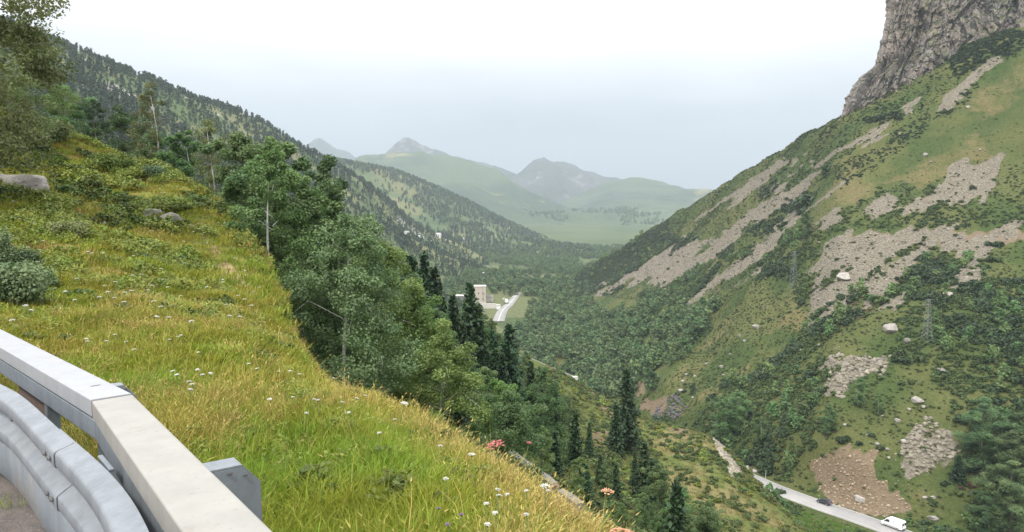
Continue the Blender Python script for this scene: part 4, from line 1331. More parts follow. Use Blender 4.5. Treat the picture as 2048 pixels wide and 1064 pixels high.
size = np.where(up_ | op_, size * 0.6, size)
size = np.where(low, size * np.where(thick, 1.15, 0.8), size * 0.8)
size = np.where(dk_, size * 1.25, size)
size = np.where(clear2, size * 0.8, size)
dark = dk_ | ((nz2 > 0.42) & low & thick)
K = keep & dark
mass('bush', 'dark green bush', 'bush', 'dark bushes', pts[K], size[K] * 1.15, B_DARK, 0.8, 'dark_undergrowth', 150, None, M_MARKS)
K = keep & ~dark & he_
instancer('heather_scrub', pts[K], size[K] * 0.6, B_HEATH)
cov = (rng.random(len(pts)) < np.where(up_, 0.22, 0.55)) & (~sc_ | (rng.random(len(pts)) < 0.14)) & ~so_ & ~valw & (roadd > 6.0) & ~keep
B_COVER = shrub_set(L_COVER, 'low_cover', 185)
instancer('ground_cover', pts[cov], rng.uniform(0.25, 0.6, cov.sum()) * np.where(up_, 0.6, 1.0)[cov], B_COVER + B_MID[:1])
K = keep & ~dark & ~he_
mass('bush', 'mid green bush', 'bush', 'green bushes', pts[K], size[K], B_MID, 0.8, 'undergrowth', 140, None, M_MARKS)

kt = low & (rng.random(len(pts)) < 0.02) & ~sc_ & ~so_ & ~op_ & ~clear2 & ~valw & (roadd > 8) & thick
GREYB = [far_broad(118 + i, L_BIRCH) for i in range(4)]
mass('broadleaf_tree', 'grey green tree', 'tree', 'grey green trees', pts[kt], rng.uniform(0.35, 0.8, kt.sum()), GREYB, 8.0, 'scrub_woods', 60, None, M_MARKS)

# a few that stand out
def key_bush(kinds, u, v, w, label, name='bush', cat='bush', zs=1.0, sheet=None):
    h = hit(u, v, [sheet or S_right])
    if h is None: return
    s = w / 2.1 / F * h.y
    o = link(name, kinds[int(rng.integers(4))], None, h)
    o.scale = (s, s, s * zs); o.rotation_euler = (0, 0, rng.uniform(0, 6))
    return tag(o, label, cat)
def key_tree_on(kinds, sheet, u, v, vtop, label, name='broadleaf_tree', cat='tree', wide=1.2):
    h = hit(u, v, [sheet])
    H = height_to(np.array(h), vtop)
    r = make_tree(name, kinds, h, H / 10)
    r.scale = (H / 10 * wide, H / 10 * wide, H / 10)
    return tag(r, label, cat)
key_tree_on(WOODT[1], S_right, 1965, 930, 800, 'big grey green rounded tree left of the dark slope edge, lower right', wide=1.75)
key_tree_on(WOODT[0], S_right, 2010, 985, 860, 'rounded pale tree below the big grey green tree, lower right', wide=1.5)
key_tree_on(WOODT[1], S_right, 2015, 1075, 925, 'mid green tree in the bottom right corner', wide=1.5)
key_tree_on(WOODT[0], S_right, 1965, 1068, 985, 'leafy tree left of the corner tree at the bottom right', wide=1.6)
key_tree_on(WOODT[1], S_right, 2060, 960, 820, 'dark leafy tree cut by the right edge of the picture', wide=1.6)
key_tree_on(SPRUCE[2], S_right, 1915, 962, 908, 'small dark spruce beside the pile of pale boulders', 'spruce_tree', 'spruce tree', 1.5)
key_tree_on(SPRUCE[0], S_right, 1500, 838, 812, 'tiny dark spruce at the top of the road hump', 'spruce_tree', 'spruce tree', 1.6)
for u, v, vt, lb in ((1450, 895, 800, 'tall grey green tree above the road hump, first of three'), (1475, 860, 780, 'grey green tree behind the tall one above the road hump'), (1520, 895, 835, 'rounded bush like tree right of the tall one above the road hump'),
                     (1655, 870, 810, 'rounded grey green tree above the reddish scree'), (1715, 810, 755, 'grey green tree at the foot of the small rock slide'), (1755, 830, 790, 'low rounded tree right of the small rock slide'), (1610, 480, 425, 'grey green tree at the left end of the terrace hedge')):
    key_tree_on(BIRCH[int(rng.integers(4))], S_right, u, v, vt, lb, wide=1.45)
key_bush(B_DARK, 1606, 418, 62, 'large round dark bush on the long upper scree', zs=1.2)
key_bush(B_DARK, 1655, 342, 22, 'small dark bush standing alone on the scree edge', zs=1.5)
key_bush(B_MID, 1738, 598, 26, 'green bush at the lower end of the wide stone slope', zs=1.1)
key_bush(B_MID, 1760, 606, 36, 'wider green bush next to it at the lower end of the stone slope', zs=1.1)
key_bush(B_DARK, 1945, 378, 16, 'small round bush alone on the upper right scree', zs=1.0)
key_bush(B_MID, 1545, 1000, 40, 'green bush on the near verge of the valley road', zs=1.2)
key_bush(B_DARK, 1562, 988, 24, 'dark bush beside the green one on the verge of the valley road', zs=1.2)

# low shrubs and herbs on the hump
pts = S_wood.sample(50000, lambda c: (c[:, 1] > 50) * 1.0)
u, v = project(pts)
nz = fbm(pts[:, 0] / 7, pts[:, 1] / 7, None, 3, 171)
k = (u > 1090) & (u < 1720) & (v > 740) & (v < 1140) & (pts[:, 1] < 200) & (rng.random(len(pts)) < 0.22 + 0.6 * (nz > 0.05)) & (mask(pts, W_ROCK, 3) < 0.5)
B_HERB = shrub_set(L_HERB, 'herb_patch', 190)
instancer('hump_scrub', pts[k], rng.uniform(0.25, 0.8, k.sum()), B_COVER[:2] + B_MID[:2] + B_HERB[:1])
vg = S_right.sample(60000, lambda c: (c[:, 1] < 225) * (c[:, 1] > 172) * 1.0)
u, v = project(vg)
k = inside(u, v, [(1565, 1012), (1640, 1034), (1720, 1062), (1790, 1090), (1700, 1100), (1600, 1062)]) & (np.linalg.norm(vg[:, None, :2] - road_path[None, ::3, :2], axis=2).min(1) > 4.2)
B_VERGE = shrub_set(leaf_mat('verge_leaf', (0.08, 0.17, 0.02), (0.14, 0.26, 0.035), 0.3), 'verge_tuft', 195)
instancer('verge_grass', vg[k], rng.uniform(0.15, 0.35, k.sum()), B_VERGE)
# ------------------------------------------------------------------ stones
def rock_mesh(name, seed, mat, sub=2, sq=(1, 1, 0.7), rough=0.35):
    import bmesh
    bm = bmesh.new()
    bmesh.ops.create_icosphere(bm, subdivisions=sub, radius=1.0)
    g = np.random.default_rng(seed)
    planes = g.normal(size=(9, 3)); planes /= np.linalg.norm(planes, axis=1, keepdims=True)
    lim = g.uniform(0.55, 0.95, 9)
    for vtx in bm.verts:
        p = np.array(vtx.co)
        for n, l in zip(planes, lim):
            q = p @ n
            if q > l: p = p - n * (q - l)
        p = p * (1 + rough * 0.35 * float(fbm(np.array([p[0] * 1.7 + seed]), np.array([p[1] * 1.7]), np.array([p[2] * 1.7]), 3, seed)[0]))
        vtx.co = p * np.array(sq)
    me = bpy.data.meshes.new(name)
    bm.to_mesh(me); bm.free()
    me.materials.append(mat)
    return me
M_STONE = rock_mat('pale_stone', (0.175, 0.155, 0.122), (0.24, 0.215, 0.172), (0.125, 0.11, 0.09), 0.35, 0.1)
M_RED = rock_mat('reddish_stone', (0.24, 0.18, 0.125), (0.33, 0.265, 0.195), (0.165, 0.12, 0.085), 0.4, 0.1)
M_BOULDER = rock_mat('lichen_boulder', (0.24, 0.225, 0.20), (0.32, 0.295, 0.265), (0.15, 0.14, 0.125), 1.2, 0.08)
M_BIG = rock_mat('stained_boulder', (0.19, 0.18, 0.16), (0.27, 0.25, 0.225), (0.075, 0.07, 0.065), 2.2, 0.05)
M_SLATE = rock_mat('dark_slate', (0.085, 0.08, 0.09), (0.12, 0.11, 0.12), (0.06, 0.055, 0.06), 0.5, 0.1)
STONES = [rock_mesh('stone', 200 + i, M_STONE, 1) for i in range(6)]
REDS = [rock_mesh('red_stone', 210 + i, M_RED, 1) for i in range(5)]
SLATES = [rock_mesh('slate_stone', 215 + i, M_SLATE, 1, (1, 0.7, 0.4)) for i in range(3)]
BOULD = [rock_mesh('boulder', 220 + i, M_BOULDER, 3, (1, 0.85, 0.7)) for i in range(5)]

pts = S_right.sample(150000, lambda c: (c[:, 1] < 720) * (c[:, 1] > 185) * 1.0)
ms = ((mask_run(pts, SCREE) > 0.5) | ((mask_run(pts, SCREE, 2.2) > 0.5) & (rng.random(len(pts)) < 0.22))) & (streaks(pts) > -0.56)
ps = pts[ms][:16000]
fine_top = project(ps)[1] < 440
instancer('scree_rubble', ps, np.where(fine_top, rng.uniform(0.08, 0.3, len(ps)), rng.uniform(0.12, 0.5, len(ps)) * (1 + (rng.random(len(ps)) > 0.95) * 1.3)), STONES, rng.uniform(-0.6, 0.6, (len(ps), 2)))
bf = pts[mask(pts, [SCREE[7], SCREE[6]], 12) > 0.5][:500]
instancer('boulder_rubble', bf, rng.uniform(0.4, 1.25, len(bf)), STONES, rng.uniform(-0.6, 0.6, (len(bf), 2)))
pr = pts[(mask_run(pts, SOIL[:1], 0.7) > 0.5) | ((mask_run(pts, SOIL[:1], 2.0) > 0.5) & (rng.random(len(pts)) < 0.2))][:1700]
instancer('red_rubble', pr, rng.uniform(0.15, 0.6, len(pr)), REDS, rng.uniform(-0.6, 0.6, (len(pr), 2)))
psl = pts[mask(pts, SLATE, 6) > 0.5][:700]
if len(psl): instancer('slate_rubble', psl, rng.uniform(0.4, 1.3, len(psl)), SLATES, rng.uniform(-0.4, 0.4, (len(psl), 2)))
# loose stones strewn over the slope
k = rng.choice(len(pts), 900, replace=False)
instancer('strewn_rubble', pts[k], rng.uniform(0.15, 0.5, 900), STONES)
pw_ = S_wood.sample(60000, lambda c: ((c[:, 1] > 80) * (c[:, 1] < 170)).astype(float))
pw_ = pw_[mask(pw_, W_ROCK, 4) > 0.5][:350]
instancer('hump_rubble', pw_, rng.uniform(0.12, 0.4, len(pw_)), STONES, rng.uniform(-0.6, 0.6, (len(pw_), 2)))

def boulder(u, v, w, label, sheet, group=None, k=None, sq=(1, 0.9, 0.85), rz=None):
    h = hit(u, v, [sheet])
    if h is None: return
    s = w / 2 / F * h.y
    o = link('boulder', BOULD[int(rng.integers(5)) if k is None else k], None, (h.x, h.y, h.z + s * 0.15))
    o.scale = (s * sq[0], s * sq[1], s * sq[2]); o.rotation_euler = (0, 0, rng.uniform(0, 6) if rz is None else rz)
    return tag(o, label, 'boulder', group)
for u, v, w, lb in ((1783, 660, 38, 'large rounded grey boulder left of the lattice pylon'), (1813, 682, 20, 'smaller boulder just right of the large rounded grey one'), (1893, 592, 26, 'pale broken boulder right of the pylon top'),
                    (1690, 556, 34, 'long pale slab in the middle of the wide stone slope'), (1837, 803, 28, 'pale boulder on the meadow above the boulder pile'), (1848, 815, 13, 'small white stone below the boulder on the meadow'),
                    (1883, 742, 22, 'pale boulder half hidden in bushes above the meadow'), (1718, 1000, 26, 'grey boulder on the reddish scree above the road'), (1495, 937, 16, 'pale boulder at the far bend of the valley road'),
                    (1510, 943, 15, 'second pale boulder at the far bend, nearer the road'), (1866, 1037, 22, 'pale boulder above the white van'), (1794, 842, 15, 'stone at the left end of the meadow'), (1808, 884, 17, 'boulder at the left edge of the boulder pile'),
                    (1849, 996, 13, 'left one of two stones below the boulder pile'), (1866, 996, 13, 'right one of two stones below the boulder pile'), (1905, 955, 12, 'stone under the small dark spruce'), (1512, 656, 20, 'flat pale rock on the open spur'), (1361, 782, 14, 'upright pale stone low on the open spur')):
    boulder(u, v, w, lb, S_right)
for u, v, w in ((1460, 710, 9), (1443, 734, 11), (1414, 728, 9), (1447, 751, 9), (1374, 750, 9), (1366, 763, 9), (1390, 753, 8), (1311, 773, 9), (1386, 795, 8), (1489, 682, 8), (1478, 672, 8), (1765, 833, 9), (1818, 819, 9), (1755, 889, 13), (1775, 899, 11), (1777, 916, 9),
                (1600, 700, 10), (1590, 715, 9), (1640, 690, 9), (1990, 700, 12), (1735, 870, 10), (1690, 850, 9), (1960, 300, 9), (1850, 310, 12), (1862, 325, 9), (1935, 215, 10)):
    boulder(u, v, w, 'small pale stone lying loose on the right mountainside', S_right, 'loose stones on the right mountainside')
# on the near bank
bb = boulder(36, 386, 112, 'big grey lichen stained boulder on the grassy slope at the left edge', S_bank, None, 1, (1, 0.8, 0.95), 0.3)
bb.data = rock_mesh('boulder', 231, M_BIG, 4, (1, 0.85, 0.7))
boulder(333, 446, 56, 'pale rock on the slope, larger right one of the pair', S_bank, None, 2, (1, 0.7, 0.95), 0.4)
boulder(302, 432, 46, 'pale rock on the slope, smaller left one of the pair', S_bank, None, 3, (1, 0.7, 0.8), 0.9)
boulder(383, 455, 22, 'small grey stone in the grass right of the pair of rocks', S_bank, None, 0, (1, 0.8, 0.7))
boulder(585, 700, 40, 'weathered grey rock on the edge of the bank under the trees', S_bank, None, 4, (0.7, 0.7, 0.9))
boulder(560, 668, 22, 'small weathered stone above the rock on the bank edge', S_bank, None, 0, (0.7, 0.7, 0.8))
boulder(78, 512, 36, 'low tan stone in the grass beside the blue green shrub', S_bank, None, 2, (1, 0.7, 0.4))
h = hit(1895, 128, [S_cliff])
slab = MB().loft([[(-0.9, -0.5, 0), (0.8, -0.6, 0), (0.9, 0.6, 0), (-0.8, 0.5, 0)], [(-0.7, -0.5, 4), (0.8, -0.5, 4.2), (0.7, 0.5, 4), (-0.7, 0.4, 4)], [(-0.3, -0.3, 8.2), (0.5, -0.3, 8.6), (0.5, 0.3, 8.3), (-0.3, 0.3, 8)]])
o = slab.build('rock_pillar', M_BOULDER, None, False, h + Vector((0, -1.2, -0.3)))
tag(o, 'narrow upright pale rock pillar at the foot of the cliff', 'rock')

# ------------------------------------------------------------------ grass and flowers on the bank
def tuft(seed, n, rad, hgt, wid, mat, lean=0.5, heads=False):
    g = np.random.default_rng(seed)
    V, Q, T, tint = [], [], [], []
    for i in range(n):
        a = g.uniform(0, 6.283); r = rad * math.sqrt(g.random())
        p = np.array((r * math.cos(a), r * math.sin(a), -0.03))
        h = hgt * g.uniform(0.55, 1.2)
        b = a + g.normal(0, 0.9); ln = lean * h * g.uniform(0.2, 1.2)
        dd = np.array((math.cos(b), math.sin(b), 0)); sd = np.array((-dd[1], dd[0], 0)); c = g.uniform(0, 6.28)
        sd = np.array((math.cos(c), math.sin(c), 0)); w = wid * g.uniform(0.7, 1.3)
        m_ = p + dd * ln * 0.35 + np.array((0, 0, h * 0.6)); t_ = p + dd * ln + np.array((0, 0, h * (1 - 0.25 * lean)))
        k = len(V)
        V += [p - sd * w * 0.5, p + sd * w * 0.5, m_ + sd * w * 0.42, m_ - sd * w * 0.42, t_]
        Q.append((k, k + 1, k + 2, k + 3)); T.append((k + 3, k + 2, k + 4))
        q = g.random(); tint += [q] * 5
        if heads and i % 2 == 0:
            k = len(V); e = (t_ - m_); e /= np.linalg.norm(e)
            hl = 0.035 * hgt / 0.5 * g.uniform(0.6, 1.5)
            V += [t_ - e * hl - sd * w, t_ - e * hl * 0.5 + sd * w * 1.0, t_ + e * hl, t_ - e * hl * 0.3 - sd * w * 1.0]
            Q.append((k, k + 1, k + 2, k + 3)); tint += [1.0] * 4
    return mesh_np('grass_tuft', np.array(V), [np.array(Q), np.array(T)], [mat], False, {'tint': np.array(tint)})

def grass_mat(name, c1, c2, alt, trans=0.3):
    m = leaf_mat(name, c1, c2, trans, 0.6)
    t = m.node_tree
    oi = [n for n in t.nodes if n.type == 'OBJECT_INFO'][0]
    hv = [n for n in t.nodes if n.type == 'HUE_SAT'][0]
    src = hv.inputs['Color'].links[0].from_socket
    n = noise(t, 0.8, 3.0, 0.6, oi.outputs['Location'])
    t.links.new(mixc(t, step(t, n, 0.42, 0.62), src, alt), hv.inputs['Color'])
    return m
G_GREEN = grass_mat('green_blade', (0.10, 0.185, 0.014), (0.27, 0.35, 0.040), (0.22, 0.25, 0.026))
G_SLOPE = grass_mat('slope_blade', (0.135, 0.185, 0.016), (0.28, 0.315, 0.038), (0.26, 0.235, 0.035))
G_DRY = grass_mat('straw_blade', (0.25, 0.165, 0.042), (0.44, 0.335, 0.12), (0.33, 0.28, 0.06), 0.25)
G_RUST = grass_mat('rusty_blade', (0.26, 0.12, 0.03), (0.40, 0.22, 0.06), (0.34, 0.2, 0.05), 0.2)

TG = [tuft(300 + i, 34, 0.12, 0.20, 0.0052, G_GREEN, 0.75) for i in range(5)]
TGS = [tuft(310 + i, 40, 0.11, 0.10, 0.005, G_GREEN, 0.6) for i in range(4)]
TD = [tuft(320 + i, 30, 0.12, 0.24, 0.0042, G_DRY, 0.7, True) for i in range(5)]
TM = [tuft(330 + i, 60, 0.26, 0.15, 0.010, G_SLOPE, 0.9) for i in range(5)]
TMD = [tuft(335 + i, 36, 0.24, 0.19, 0.008, G_DRY, 0.7, True) for i in range(4)]
TF = [tuft(340 + i, 80, 0.55, 0.18, 0.020, G_SLOPE, 1.0) for i in range(5)]
TFD = [tuft(350 + i, 56, 0.5, 0.24, 0.014, G_DRY, 0.8, True) for i in range(4)]
TR = [tuft(360 + i, 34, 0.13, 0.16, 0.006, G_RUST, 0.6) for i in range(3)]
THB = [crown_mesh('herb_clump', clumps([(0, 0, 0.12), (0.12, 0.1, 0.1), (-0.1, 0.08, 0.09)], [0.16, 0.13, 0.12], 40, 0.04, 370 + i, up=0.8), L_HERB) for i in range(3)]

# the line of the barrier (see below): grass only beyond it
WB = np.array([on_plane(u, v, -1.10)[:2] for u, v in ((-420, 640), (-150, 705), (0, 767), (41, 789), (91, 832), (129, 867), (213, 941), (263, 1003), (295, 1064), (330, 1150), (360, 1300))])
wt_ = np.linspace(0, len(WB) - 1, 120)
wb_path = pchip(np.arange(len(WB)), WB, wt_)
for _ in range(20): wb_path[1:-1] = (wb_path[:-2] + wb_path[2:] + 2 * wb_path[1:-1]) / 4
wb_t = np.gradient(wb_path, axis=0); wb_t /= np.linalg.norm(wb_t, axis=1, keepdims=True)
wb_n = np.stack((-wb_t[:, 1], wb_t[:, 0]), 1)          # points away from the road (to the left of the direction of travel)
def beyond(p):
    d = p[:, None, :2] - wb_path[None]
    k = (d ** 2).sum(2).argmin(1)
    dk = d[np.arange(len(p)), k]
    return (dk * wb_n[k]).sum(1)

def bank_points(n, d0, d1):
    q = S_bank.sample(n, lambda c: ((c[:, 1] >= d0) & (c[:, 1] < d1)).astype(float))
    u, v = project(q)
    k = (u > -160) & (u < 1500) & (v < 1300) & (v > 0) & (q[:, 1] >= d0) & (q[:, 1] < d1)
    q = q[k]
    q = q[beyond(q) > 0.10]
    return q[(mask(q, ERODE, 6) < 0.5) | (rng.random(len(q)) < 0.3)]
CU_, CD_, CV_ = ([b for b in z] for z in ((0, 100, 250, 330, 440, 500, 540, 575, 605, 700, 800, 900, 1000, 1100, 1200, 1300), (46, 47, 45, 43, 38, 33, 28, 22, 16, 12, 9.8, 8.3, 7.2, 6.4, 5.7, 5.2), (215, 246, 313, 330, 392, 460, 545, 628, 706, 752, 800, 850, 908, 976, 1052, 1125)))
CV_ = [c + 0.2 * F / d for c, d in zip(CV_, CD_)]
def dryness(q):
    u, v = project(q)
    rel = q[:, 1] / np.interp(u, CU_, CD_)                     # 1 on the crest
    dv = v - np.interp(u, CU_, CV_)
    n = fbm(q[:, 0] / 1.6, q[:, 1] / 1.6, None, 4, 383)
    dry = 0.05 + 0.28 * n
    dry += np.where((u > 560) & (dv < 70) & (rel < 1.3), 0.75 * np.clip(1 - dv / 75, 0, 1), 0)
    dry += np.where(u > 960, 0.42, 0) + np.where((u < 520) & (v > 600) & (v < 668), 0.2, 0)
    dry += np.where((u < 560) & (rel > 0.85), 0.25, 0)
    dry += np.where((u > 330) & (u < 460) & (v > 850) & (v < 900), 0.3, 0)
    dry -= np.where(inside(u, v, [(560, 840), (800, 830), (850, 930), (800, 1064), (620, 1064)]), 0.25, 0)
    return dry
def lay(name, q, kinds_g, kinds_d, s0, s1, dname):
    d = dryness(q)
    k = rng.random(len(q)) < np.clip(d, 0, 0.9)
    instancer(name, q[~k], rng.uniform(s0, s1, (~k).sum()), kinds_g, rng.normal(0, 0.12, ((~k).sum(), 2)))
    instancer(dname, q[k], rng.uniform(s0, s1, k.sum()), kinds_d, rng.normal(0, 0.12, (k.sum(), 2)))
q = bank_points(160000, 1.5, 9.0)
q = q[rng.random(len(q)) < np.clip(2.2 / (q[:, 1] - 0.5), 0.25, 1)][:24000]
lay('near_grass', q, TG + TGS, TD, 0.65, 1.25, 'near_straw_grass')
q = bank_points(60000, 9.0, 19.0)[:12000]
lay('bank_grass', q, TM, TMD, 0.6, 1.3, 'bank_straw_grass')
q = bank_points(60000, 19.0, 75.0)[:15000]
lay('slope_grass', q, TF, TFD, 0.5, 1.3, 'slope_straw_grass')
q = bank_points(30000, 2.0, 16.0)
u, v = project(q)
q = q[mask(q, [[(575, 815), (650, 820), (680, 850), (640, 880), (590, 865)], [(650, 870), (700, 870), (690, 900), (640, 900)], [(520, 730), (600, 700), (700, 740), (690, 770), (600, 745)], [(600, 730), (650, 735), (800, 820), (840, 865), (760, 840), (650, 785)]], 14) > 0.5][:650]
instancer('rusty_grass', q, rng.uniform(0.6, 1.1, len(q)), TR)
q = bank_points(24000, 4.0, 46.0)
nz = fbm(q[:, 0] / 2.2, q[:, 1] / 2.2, None, 3, 385)
q = q[(nz > 0.15)][:5000]
instancer('meadow_herb_foliage', q, rng.uniform(0.7, 1.6, len(q)) * np.clip(q[:, 1] / 22, 0.5, 1.5), THB)
# tall single stems and darker weeds in the grass
TL = [tuft(390 + i, 5, 0.10, 0.42, 0.0045, G_DRY, 0.9, True) for i in range(3)] + [tuft(393 + i, 6, 0.10, 0.36, 0.0055, G_GREEN, 0.9) for i in range(2)]
q = bank_points(12000, 2.5, 14.0)[:1100]
instancer('tall_stem_grass', q, rng.uniform(0.7, 1.25, len(q)), TL, rng.normal(0, 0.2, (len(q), 2)))
L_WEED = leaf_mat('weed_leaf', (0.055, 0.085, 0.018), (0.115, 0.15, 0.032), 0.3)
TW = [crown_mesh('weed_clump', clumps([(0, 0, 0.12), (0.12, 0.1, 0.1), (-0.1, 0.08, 0.09), (0.05, -0.12, 0.15)], [0.14, 0.12, 0.12, 0.1], 40, 0.045, 376 + i, up=0.5), L_WEED) for i in range(3)]
q = bank_points(30000, 5.0, 48.0)
nz = fbm(q[:, 0] / 1.8, q[:, 1] / 1.8, None, 4, 387)
q = q[nz > 0.42][:1500]
instancer('dark_weed_foliage', q, rng.uniform(0.6, 1.5, len(q)) * np.clip(q[:, 1] / 22, 0.6, 1.5), TW)
# rough grass on the hump and the clearing
q = S_wood.sample(40000, lambda c: (c[:, 1] > 55) * (c[:, 1] < 205) * 1.0)
u, v = project(q)
q = q[(u > 1080) & (u < 1720) & (v > 730) & (v < 1140) & (mask(q, W_ROCK + W_SOIL, 5) < 0.5)][:7000]
k = rng.random(len(q)) < 0.12
G_HUMP = grass_mat('hump_blade', (0.075, 0.09, 0.025), (0.17, 0.165, 0.055), (0.15, 0.135, 0.045))
THU = [tuft(380 + i, 60, 0.55, 0.18, 0.03, G_HUMP, 1.0) for i in range(4)]
instancer('hump_grass', q[~k], rng.uniform(0.7, 1.6, (~k).sum()), THU)
instancer('hump_straw_grass', q[k], rng.uniform(0.7, 1.5, k.sum()), TFD)

M_STEM = plain('flower_stem', (0.10, 0.15, 0.04), 0.7)
M_WHITE = plain('white_petal', (0.80, 0.80, 0.72), 0.7, var=0.06)
M_PINK = plain('pink_petal', (0.56, 0.19, 0.17), 0.7, var=0.12, scale=40)
M_PEACH = plain('peach_petal', (0.74, 0.40, 0.24), 0.7, var=0.12, scale=40)
M_PURPLE = plain('purple_petal', (0.28, 0.17, 0.36), 0.7, var=0.12, scale=40)
def umbel(seed, wid, mat, n=26, rays=8):
    """flower head: a flat topped cluster of florets on short rays (at the origin)"""
    g = np.random.default_rng(seed)
    mb = MB()
    for i in range(n):
        r = wid / 2 * math.sqrt((i + 0.5) / n); a = i * 2.4
        x, y, z = r * math.cos(a), r * math.sin(a), -0.6 * r * r / wid + g.normal(0, wid * 0.03)
        s = wid * 0.13 * g.uniform(0.8, 1.2)
        tl = g.normal(0, 0.35, 2)
        pts = [(x + s * math.cos(k * 1.0472) * (1 if k % 2 else 0.6), y + s * math.sin(k * 1.0472) * (1 if k % 2 else 0.6), z + s * 0.5 * (tl[0] * math.cos(k * 1.0472) + tl[1] * math.sin(k * 1.0472))) for k in range(6)]
        mb.add(pts + [(x, y, z - s * 0.55)], [(0, 1, 2, 3, 4, 5)] + [(k, 6, (k + 1) % 6) for k in range(6)])
    return mb
def stem_mb(h, wid):
    mb = MB()
    mb.tube([(0.05 * h, 0.02 * h, -0.04), (0.02 * h, 0, h * 0.5), (0, 0, h - wid * 0.5)], [0.0045, 0.0038, 0.003], 5)
    for k in range(8):
        a = k * 0.785
        mb.tube([(0, 0, h - wid * 0.5), (wid * 0.36 * math.cos(a), wid * 0.36 * math.sin(a), h - wid * 0.08)], [0.0022, 0.0015], 3, False)
    return mb
FL = {}
def flower(u, v, wid, hgt, mat, key, label, cat='flower', group=None, sheet=None):
    h0 = hit(u, v, [S_bank]) 
    d = h0.y if h0 is not None else np.interp(u, CU_, CD_) * 0.97
    vv = v
    h = None
    for _ in range(8):
        vv2 = v + hgt * F / d
        h = hit(u, vv2, [S_bank])
        if h is None: break
        d = h.y
    top = hgt
    if h is None:                                            # stands on the crest itself
        h = Vector(bank_ground(u, float(np.interp(u, CU_, CD_)) * 0.97))
        top = min(0.75, height_to(np.array(h), v))
    if key not in FL:
        ms_ = mb_mesh('flower_stem', stem_mb(hgt, wid), M_STEM)
        mh_ = mb_mesh('flower_head', umbel(len(FL) + 400, wid, mat), mat)
        FL[key] = (ms_, mh_)
    r = empty('flower', h, rng.uniform(0, 6))
    r.rotation_euler = (rng.normal(0, 0.10), rng.normal(0, 0.10), rng.uniform(0, 6))
    st_ = link('stem', FL[key][0], r)
    st_.scale = (1, 1, top / hgt)
    link('flower_head', FL[key][1], r, (0, 0, top))
    return tag(r, label, cat, group)
for u, v in ((232, 667), (168, 674), (178, 680), (212, 680), (258, 681), (273, 696), (363, 668), (350, 671), (339, 677), (397, 702), (498, 725), (522, 733), (556, 741), (609, 715), (599, 746), (583, 739), (653, 754), (538, 791)):
    flower(u, v, 0.05, 0.24, M_WHITE, 'w1', 'white flower in the meadow strip just beyond the guardrail', 'flower', 'white flowers in the far meadow strip')
for u, v in ((352, 738), (392, 733), (419, 741), (376, 760), (387, 765), (374, 775), (405, 746), (358, 744)):
    flower(u, v, 0.055, 0.26, M_WHITE, 'w2', 'white flower in the dense cluster behind the guardrail joint', 'flower', 'cluster of white flowers by the guardrail')
for u, v in ((578, 788), (628, 793), (640, 795), (725, 788), (703, 790), (705, 817), (611, 816), (788, 835), (875, 881), (895, 946), (986, 971), (993, 986), (975, 999), (999, 1010), (1019, 979), (1058, 975), (1056, 1021), (958, 1034), (949, 1056), (1093, 975), (680, 800), (760, 860)):
    flower(u, v, 0.038, 0.30, M_WHITE, 'w3', 'small white flower in the tall grass in front of the crest', 'flower', 'white flowers in the near grass')
flower(794, 797, 0.08, 0.42, M_WHITE, 'w4', 'largest white flower, standing against the dark trees on the crest')
flower(947, 903, 0.06, 0.34, M_WHITE, 'w5', 'wide white flower left of the pink one')
flower(1089, 960, 0.07, 0.40, M_WHITE, 'w6', 'white flower in front of the low concrete parapet')
flower(1010, 874, 0.15, 0.50, M_PINK, 'p1', 'wide pink flower head on a tall stem above the crest')
flower(1208, 982, 0.10, 0.50, M_PEACH, 'p2', 'round peach coloured flower head in front of the dark wood')
flower(1238, 1054, 0.14, 0.45, M_PEACH, 'p3', 'orange pink flower head at the bottom edge of the picture')
flower(1036, 880, 0.05, 0.42, M_PINK, 'p4', 'small faded pink flower beside the wide pink head')
for u, v in ((877, 1012), (910, 1034), (930, 1019)):
    flower(u, v, 0.03, 0.22, M_PURPLE, 'p5', 'small purple flower low in the near grass', 'flower', 'purple flowers in the near grass')
n = 0
while n < 110:
    u, v = rng.uniform(20, 560), rng.uniform(330, 640)
    if v < np.interp(u, CU_, CV_) + 15: continue
    flower(u, v, 0.085, 0.28, M_WHITE, 'w7', 'white flower speck on the yellow green slope', 'flower', 'white flowers on the slope'); n += 1
